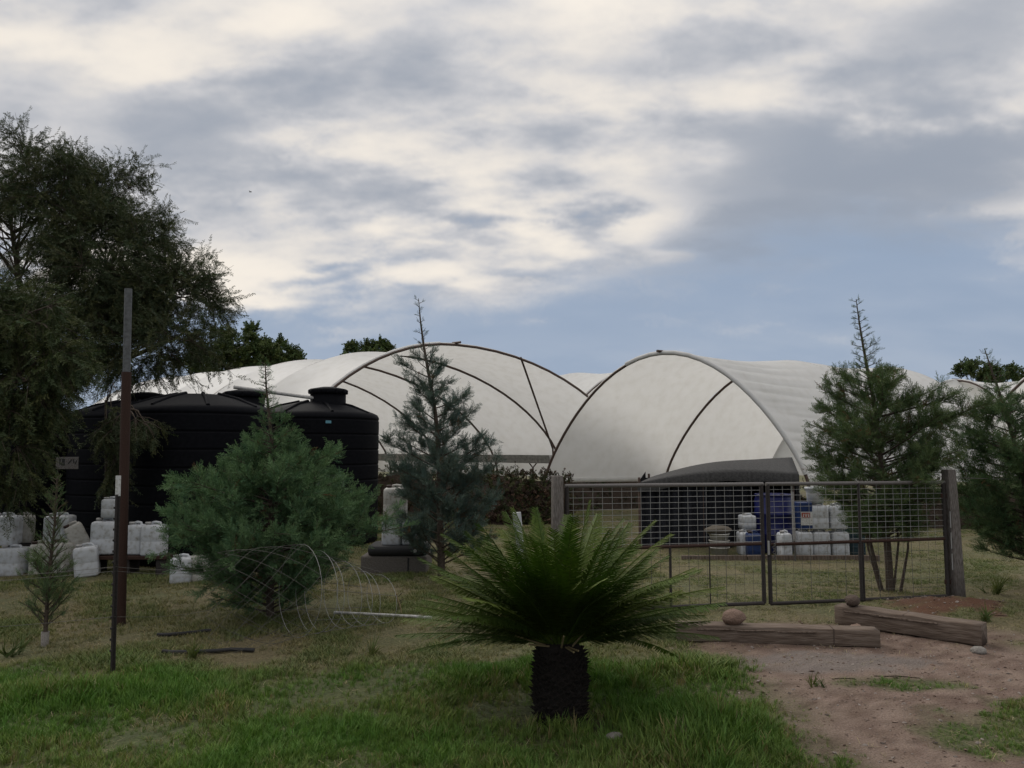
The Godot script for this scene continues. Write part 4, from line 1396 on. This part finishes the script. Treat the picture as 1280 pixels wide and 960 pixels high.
func jerrycans() -> void:
	var gl := "white jerrycans by the black tanks"
	var W: float = 1.0
	# [px left, px right, py top, depth, lift, label, aged, turn, tilt]
	var left := [
		[-10, 20, 641, 9.95, 0.36, "white jerrycan stacked on another at the picture's left edge", 0, 0.1, 0.0],
		[0, 33, 681, 9.85, 0.0, "white jerrycan on the ground, bottom one at the picture's left edge", 0, -0.1, 0.0],
		[20, 39, 641, 10.25, 0.36, "small white jerrycan behind the left edge stack, its upper part showing", 1, 0.3, 0.0],
		[38, 60, 676, 9.9, 0.0, "aged white jerrycan hidden behind the small seedling conifer, on the ground", 1, 0.5, 0.0],
		[58, 88, 641, 10.1, 0.38, "white jerrycan standing high behind the tip of the seedling conifer", 0, 0.15, 0.0],
		[64, 92, 674, 9.95, 0.0, "mottled white jerrycan on the ground just right of the seedling stem", 1, -0.3, 0.0],
		[97, 124, 679, 9.75, 0.0, "white jerrycan with brown streaks leaning beside the seedling conifer", 0, 0.35, 0.10],
		[117, 146, 647, 9.95, 0.25, "white jerrycan on the bench just left of the rusty post", 0, 0.05, 0.0],
		[160, 179, 652, 9.95, 0.25, "narrow white jerrycan on the bench touching the rusty post", 0, 0.0, 0.0],
		[179, 205, 652, 9.9, 0.25, "white jerrycan at the right end of the bench", 0, -0.08, 0.0],
		[215, 240, 693, 9.35, 0.0, "low white jerrycan on the ground between the bench and bushy conifer", 0, 0.2, 0.0],
		[241, 264, 690, 9.4, 0.0, "low white jerrycan half covered by the bushy conifer's lower branches", 1, -0.2, 0.0],
		[276, 300, 674, 9.6, 0.0, "white jerrycan glimpsed through the bushy conifer", 1, 0.1, 0.0],
		[478, 502, 646, 10.25, 0.335, "white jerrycan on the black tray nearest the tank", 0, 0.0, 0.0],
		[503, 527, 647, 10.25, 0.335, "white jerrycan on the black tray nearest the blue-green conifer", 0, 0.05, 0.0],
		[479, 508, 606, 10.25, -1.0, "white jerrycan stacked on top of the two on the black tray", 1, 0.1, 0.0]]
	for q in left:
		var d: float = q[3]
		var w: float = (q[1] - q[0]) / F * d * 0.99
		var p := gnd((q[0] + q[1]) * 0.5, d)
		var bottom: float = gh(p.x, p.z) + q[4]
		if q[4] < 0: bottom = left_top
		var h: float = clampf(at(640, q[2], d).y - bottom, 0.2, 0.5)
		if q[4] > 0.3 and q[4] < 0.34: left_top = bottom + h + 0.001
		p.y = bottom
		make_can(q[5], p, w, h, q[7], M.can_aged if q[6] else M.can, gl, M.cap_dark if q[6] else M.cap, Vector3(0, 0, q[8]))
	# supports under raised cans: a plank bench, upturned crates
	var bn := thing("plank_bench", "low dark plank bench carrying white jerrycans behind the rusty post", "bench", gnd(164, 9.95))
	inst("plank", boxmesh(Vector3(0, 0.225, 0), Vector3(1.0, 0.045, 0.34), Basis.IDENTITY, 0.006), M.rust, bn)
	for x in [-0.42, 0.0, 0.42]: inst("leg", boxmesh(Vector3(x, 0.08, 0), Vector3(0.09, 0.24, 0.28), Basis.IDENTITY, 0.006), M.gate_dark, bn)
	for q in [[72, 10.12, 0.36, "dark upturned crate under the can behind the seedling conifer"], [29, 10.28, 0.34, "dark upturned crate behind the bottom can at the left edge"]]:
		var cr := thing("crate", q[3], "crate", gnd(q[0], q[1]))
		inst("shell", boxmesh(Vector3(0, q[2] * 0.5, 0), Vector3(0.28, q[2] - 0.004, 0.24), Basis.IDENTITY, 0.01), M.gate_dark, cr)
		for k in 3: inst("slat", boxmesh(Vector3(0, 0.07 + k * 0.1, 0.123), Vector3(0.27, 0.05, 0.012), Basis.IDENTITY, 0.003), M.rust, cr)
	# brownish can toppled against the stack, small can on top
	make_can("dirty brown-white jerrycan leaning tilted above the streaked can", gnd(103, 10.1, 0.30), 0.22, 0.36, 0.6, M.can_aged, gl, M.cap_dark, Vector3(0, 0, 0.45))
	var under := thing("crate", "dark upturned crate under the tilted dirty jerrycan", "crate", gnd(108, 10.2))
	inst("shell", boxmesh(Vector3(0, 0.14, 0), Vector3(0.26, 0.28, 0.22), Basis.IDENTITY, 0.01), M.gate_dark, under)
	inst("slat", boxmesh(Vector3(0, 0.2, 0.113), Vector3(0.25, 0.05, 0.012), Basis.IDENTITY, 0.003), M.rust, under)
	var pb := gnd(137, 9.95)
	make_can("small white jerrycan on top of the bench can left of the rusty post", Vector3(pb.x, at(640, 646.5, 9.95).y, pb.z), 0.205, 0.255, 0.1, M.can, gl, M.cap)
	# behind the gate
	var gr := "containers stacked behind the gate"
	var right := [
		[926, 943, 642, 661.5, 11.9, "small white jerrycan on top of a white one left of the gate's meeting stiles", 0], [923, 935, 662, 693, 11.8, "slim white jerrycan on the ground left of the small blue one", 0],
		[974, 987, 663, 693, 11.35, "slim white jerrycan standing alone before the blue drum", 0], [996, 1013, 661, 693, 11.6, "white jerrycan under the blue carton behind the gate", 0],
		[1014, 1035, 661, 693, 11.6, "bottom white jerrycan of the three-high stack", 0], [1012, 1034, 628.5, 660.6, 11.6, "middle white jerrycan of the three-high stack", 0],
		[1037, 1058, 661, 692, 11.6, "bottom white jerrycan of the two-high stack near the multi-stemmed conifer", 0], [1036, 1057, 629, 660.6, 11.6, "top white jerrycan of the two-high stack near the multi-stemmed conifer", 0]]
	for q in right:
		var d: float = q[4]
		var p := gnd((q[0] + q[1]) * 0.5, d)
		var yb := maxf(at(640, q[3], d).y, gh(p.x, p.z))
		if q[3] > 680: yb = gh(p.x, p.z)
		var h := at(640, q[2], d).y - yb
		make_can(q[5], Vector3(p.x, yb, p.z), (q[1] - q[0]) / F * d * 0.98, h, R(-0.06, 0.06), M.can, gr, M.cap, Vector3.ZERO, 0.26)
	# tapered bucket upside down on the stack
	var pk := gnd(1021, 11.6)
	var bk := thing("bucket", "white tapered bucket crowning the three-high can stack", "bucket", Vector3(pk.x, at(640, 628, 11.6).y, pk.z), 0.0, gr)
	var bs := S()
	lathe(bs, [[0.0, 0.0], [0.118, 0.0], [0.128, 0.14], [0.142, 0.195], [0.152, 0.2], [0.152, 0.225], [0.142, 0.228], [0.13, 0.16], [0.0, 0.15]], 24)
	inst("shell", done(bs), M.can, bk)
	inst("bail", bar(Vector3(-0.15, 0.2, 0.02), Vector3(0.15, 0.17, 0.06), 0.004), M.wire, bk)
	make_can("small blue jerrycan on the ground left of the gate's meeting stiles", gnd(941.5, 11.62), 0.2, 0.375, 0.0, M.can_blue, gr, M.cap_dark, Vector3.ZERO, 0.24)
	# blue drum
	var dr := thing("blue_drum", "tall blue plastic drum behind the gate's meeting stiles", "drum", gnd(968, 12.05), 0.0, gr)
	var ds := S()
	lathe(ds, [[0.0, 0.0], [0.27, 0.0], [0.285, 0.03], [0.285, 0.26], [0.297, 0.275], [0.297, 0.30], [0.285, 0.315], [0.285, 0.56], [0.297, 0.575], [0.297, 0.60], [0.285, 0.615], [0.285, 0.80], [0.27, 0.835], [0.27, 0.86], [0.28, 0.865], [0.28, 0.885], [0.255, 0.885], [0.25, 0.865], [0.0, 0.865]], 32)
	inst("shell", done(ds), M.drum_blue, dr)
	for x in [-0.12, 0.12]: inst("bung", bar(Vector3(x, 0.86, 0.05), Vector3(x, 0.885, 0.05), 0.03, 12), M.cap_dark, dr)
	# blue carton with a red and white label
	var pc := gnd(1005, 11.6)
	var ct := thing("blue_carton", "dark blue carton with a red and white label on a white can", "carton", Vector3(pc.x, at(640, 660.6, 11.6).y, pc.z), 0.0, gr)
	inst("carton", boxmesh(Vector3(0, 0.195, 0), Vector3(0.195, 0.39, 0.24), Basis.IDENTITY, 0.008), M.can_blue, ct)
	inst("label_panel", boxmesh(Vector3(0.01, 0.155, 0.122), Vector3(0.17, 0.19, 0.004), Basis.IDENTITY, 0.0), M.white, ct)
	inst("red_panel", boxmesh(Vector3(-0.005, 0.205, 0.1255), Vector3(0.125, 0.075, 0.004), Basis.IDENTITY, 0.0), M.red, ct)
	for k in 3: inst("printed_mark", boxmesh(Vector3(-0.04 + k * 0.035, 0.205, 0.1285), Vector3(0.014, 0.045, 0.003), Basis(Vector3.BACK, 0.25 * (k - 1)), 0.0), M.white, ct)
	# dark teal crate behind the branches
	var tc := thing("teal_crate", "dark teal crate right of the two-high can stack behind the gate", "crate", gnd(1068, 11.9), 0.0, gr)
	var teal := mat(lin(0.018, 0.04, 0.05), 0.6)
	inst("shell", boxmesh(Vector3(0, 0.30, 0), Vector3(0.21, 0.60, 0.3), Basis.IDENTITY, 0.01), teal, tc)
	for k in 3: inst("rib", boxmesh(Vector3(0, 0.12 + 0.18 * k, 0.152), Vector3(0.2, 0.03, 0.012), Basis.IDENTITY, 0.003), teal, tc)
	# stacked pots with a sack
	var po := thing("pot_stack", "stack of pale grey pots under a crumpled sack left of the cans", "pots", gnd(899, 11.75), 0.0, gr)
	for k in 3:
		var ps := S()
		lathe(ps, [[0.0, 0.0], [0.12, 0.0], [0.145, 0.10], [0.155, 0.10], [0.155, 0.118], [0.14, 0.118], [0.12, 0.02], [0.0, 0.02]], 20, Vector3(0, k * 0.1, 0))
		inst("pot", done(ps), M.can_aged, po)
	stone("sack", "crumpled tan sack draped over the pot stack", gnd(898, 11.75, 0.365), Vector3(0.215, 0.065, 0.13), M.sacking, 31, 0.2)
	# steel stake and low kerb board
	var sk := thing("steel_stake", "thin pale stake in the ground before the blue carton", "stake", gnd(994, 11.1))
	inst("rod", bar(Vector3(0, -0.1, 0), Vector3(-0.02, 1.08, 0), 0.012), M.wire, sk)
	inst("sleeve", bar(Vector3(-0.004, 0.3, 0), Vector3(-0.018, 0.98, 0), 0.019), M.galv, sk)
	var kb := thing("kerb_board", "low brown board along the ground before the stacked cans", "board", gnd(975, 11.2))
	for k in 3: inst("plank", boxmesh(Vector3(-0.95 + k * 0.95, 0.02, 0.0), Vector3(0.94, 0.09, 0.05), Basis(Vector3.UP, R(-0.02, 0.02)), 0.005), M.beam, kb)

var left_top := 0.8

func build_plants() -> void:
	make_cycad()
	# bushy green conifer
	juniper("bushy_conifer", "bushy bright green conifer before the tanks with wire netting round its foot", gnd(338, 7.4), {"h": 2.42, "r0": 0.035, "R": 0.98, "n": 175, "t0": 0.02, "rise": 0.36, "squash": 1.0, "lean": Vector3(-0.08, 0, 0), "dens": 44.0, "twigs": 13.0, "spray": 0.115, "color": Color(0.088, 0.150, 0.072), "tip": Color(0.135, 0.215, 0.100), "long": 0.2, "bare": 0.25, "tip_up": 0.35,
		"profile": func(t: float) -> float: return pl(t, [[0, 0.50], [0.06, 0.66], [0.16, 0.90], [0.28, 1.0], [0.38, 0.90], [0.48, 0.62], [0.58, 0.40], [0.68, 0.24], [0.80, 0.12], [0.90, 0.07], [1.0, 0.04]]) })
	# blue-green cypress
	juniper("blue_cypress", "airy blue-green conifer with thin pointed leader before the wide white tunnel", gnd(552, 9.3), {"h": 3.42, "r0": 0.045, "R": 0.84, "n": 96, "bias": 1.3, "t0": 0.06, "rise": 0.55, "lean": Vector3(-0.30, 0, 0), "dens": 46.0, "twigs": 14.0, "spray": 0.115, "color": Color(0.085, 0.118, 0.100), "tip": Color(0.125, 0.165, 0.138), "long": 0.10, "bare": 0.35, "tip_up": 0.35, "dead": 0.02,
		"profile": func(t: float) -> float: return pl(t, [[0, 0.6], [0.12, 0.92], [0.30, 0.98], [0.45, 0.72], [0.62, 0.62], [0.72, 0.46], [0.80, 0.16], [0.9, 0.07], [1, 0.04]]) })
	# conifer behind the right gate leaf
	juniper("stemmed_conifer", "airy green conifer with several stems and bare leader behind the gate", gnd(1112, 8.75), {"h": 3.30, "r0": 0.04, "R": 0.92, "n": 150, "t0": 0.16, "rise": 0.42, "lean": Vector3(-0.26, 0, 0), "stems": 5, "dens": 46.0, "twigs": 13.0, "spray": 0.11, "color": Color(0.090, 0.132, 0.056), "tip": Color(0.135, 0.172, 0.076), "long": 0.2, "bias": 1.4, "bare": 0.3, "tip_up": 0.3, "dead": 0.03,
		"profile": func(t: float) -> float: return pl(t, [[0.1, 0.42], [0.24, 0.60], [0.34, 0.90], [0.46, 1.0], [0.58, 0.84], [0.66, 0.50], [0.74, 0.22], [0.86, 0.12], [1, 0.05]]) })
	# conifer at the right edge
	juniper("edge_conifer", "dark green conifer with leaning bare leader cut by the picture's right edge", gnd(1292, 8.9), {"h": 2.75, "r0": 0.045, "R": 0.88, "n": 130, "bias": 1.3, "t0": 0.10, "rise": 0.35, "lean": Vector3(-0.42, 0, 0), "dens": 40.0, "twigs": 13.0, "spray": 0.12, "color": Color(0.074, 0.120, 0.054), "tip": Color(0.115, 0.158, 0.068), "long": 0.14, "bare": 0.3, "tip_up": 0.3,
		"profile": func(t: float) -> float: return pl(t, [[0.08, 0.55], [0.22, 0.92], [0.40, 1.0], [0.58, 0.84], [0.70, 0.62], [0.78, 0.26], [0.9, 0.1], [1, 0.05]]) })
	# seedling
	var sb := gnd(57, 6.4)
	juniper("seedling_conifer", "small slender seedling conifer with pale bare tips near the jerrycans", sb, {"h": 1.36, "r0": 0.014, "R": 0.29, "n": 95, "t0": 0.10, "rise": 1.0, "lean": Vector3(0.05, 0, 0), "dens": 34.0, "twigs": 16.0, "spray": 0.085, "color": Color(0.095, 0.140, 0.060), "tip": Color(0.135, 0.175, 0.085), "long": 0.1, "bare": 0.25, "tip_up": 0.5,
		"profile": func(t: float) -> float: return pl(t, [[0.08, 0.8], [0.25, 1.0], [0.42, 0.74], [0.58, 0.48], [0.75, 0.42], [0.88, 0.3], [1, 0.1]]) })
	var gd := thing("trunk_guard", "pale collar round the foot of the small seedling conifer", "collar", sb)
	var gs := S()
	lathe(gs, [[0.028, -0.02], [0.030, 0.12], [0.026, 0.12], [0.024, -0.02]], 14)
	inst("collar", done(gs), M.concrete, gd)
	# big feathery tree
	var tb := gnd(38, 16.0)
	var E := func(u: float, v: float, d: float, rx: float, ry: float, n: int) -> Array: return [at(u, v, d), Vector3(rx / F * d, ry / F * d, rx / F * d * 0.8), n]
	broadleaf("feathery_tree", "tall dark feathery tree with drooping twigs over the black tanks", tb, {"fork": tb + Vector3(0, 2.4, 0), "r0": 0.24, "twigs": 13, "twig": 0.85, "up": 0.15, "sag": 0.35, "sprigs": 7, "sprig": 0.34, "color": Color(0.052, 0.062, 0.030), "mesh": T.feather,
		"blobs": [E.call(10, 260, 15.5, 110, 75, 34), E.call(100, 265, 15.0, 75, 55, 26), E.call(140, 330, 14.5, 85, 55, 30), E.call(205, 370, 14.0, 55, 32, 16), E.call(60, 380, 14.5, 110, 75, 30), E.call(170, 425, 13.8, 60, 35, 12), E.call(215, 425, 13.5, 30, 35, 5)] })
	# olive tree nearer, at the left edge
	var ob := gnd(-120, 9.6)
	broadleaf("olive_green_tree", "weeping olive green tree hanging into the left edge of the picture", ob, {"fork": ob + Vector3(0.1, 1.9, 0), "r0": 0.12, "twigs": 13, "twig": 0.42, "up": -0.2, "sag": 0.9, "sprigs": 6, "sprig": 0.22, "color": Color(0.062, 0.076, 0.034), "mesh": T.weep,
		"blobs": [E.call(10, 400, 9.4, 60, 50, 26), E.call(35, 465, 9.3, 55, 50, 26), E.call(5, 550, 9.2, 32, 60, 16), E.call(-60, 450, 9.5, 60, 120, 22)] })
	# weeping branch hanging before the tank
	broadleaf("weeping_sapling", "thin weeping branch tree hanging before the black tanks behind the rusty post", gnd(128, 10.4), {"fork": at(132, 500, 10.3), "r0": 0.02, "twigs": 9, "twig": 0.30, "up": -0.6, "sag": 1.2, "sprigs": 5, "sprig": 0.2, "color": Color(0.06, 0.07, 0.035), "mesh": T.weep,
		"blobs": [E.call(145, 545, 10.2, 20, 40, 10), E.call(165, 520, 10.1, 16, 24, 5)] })
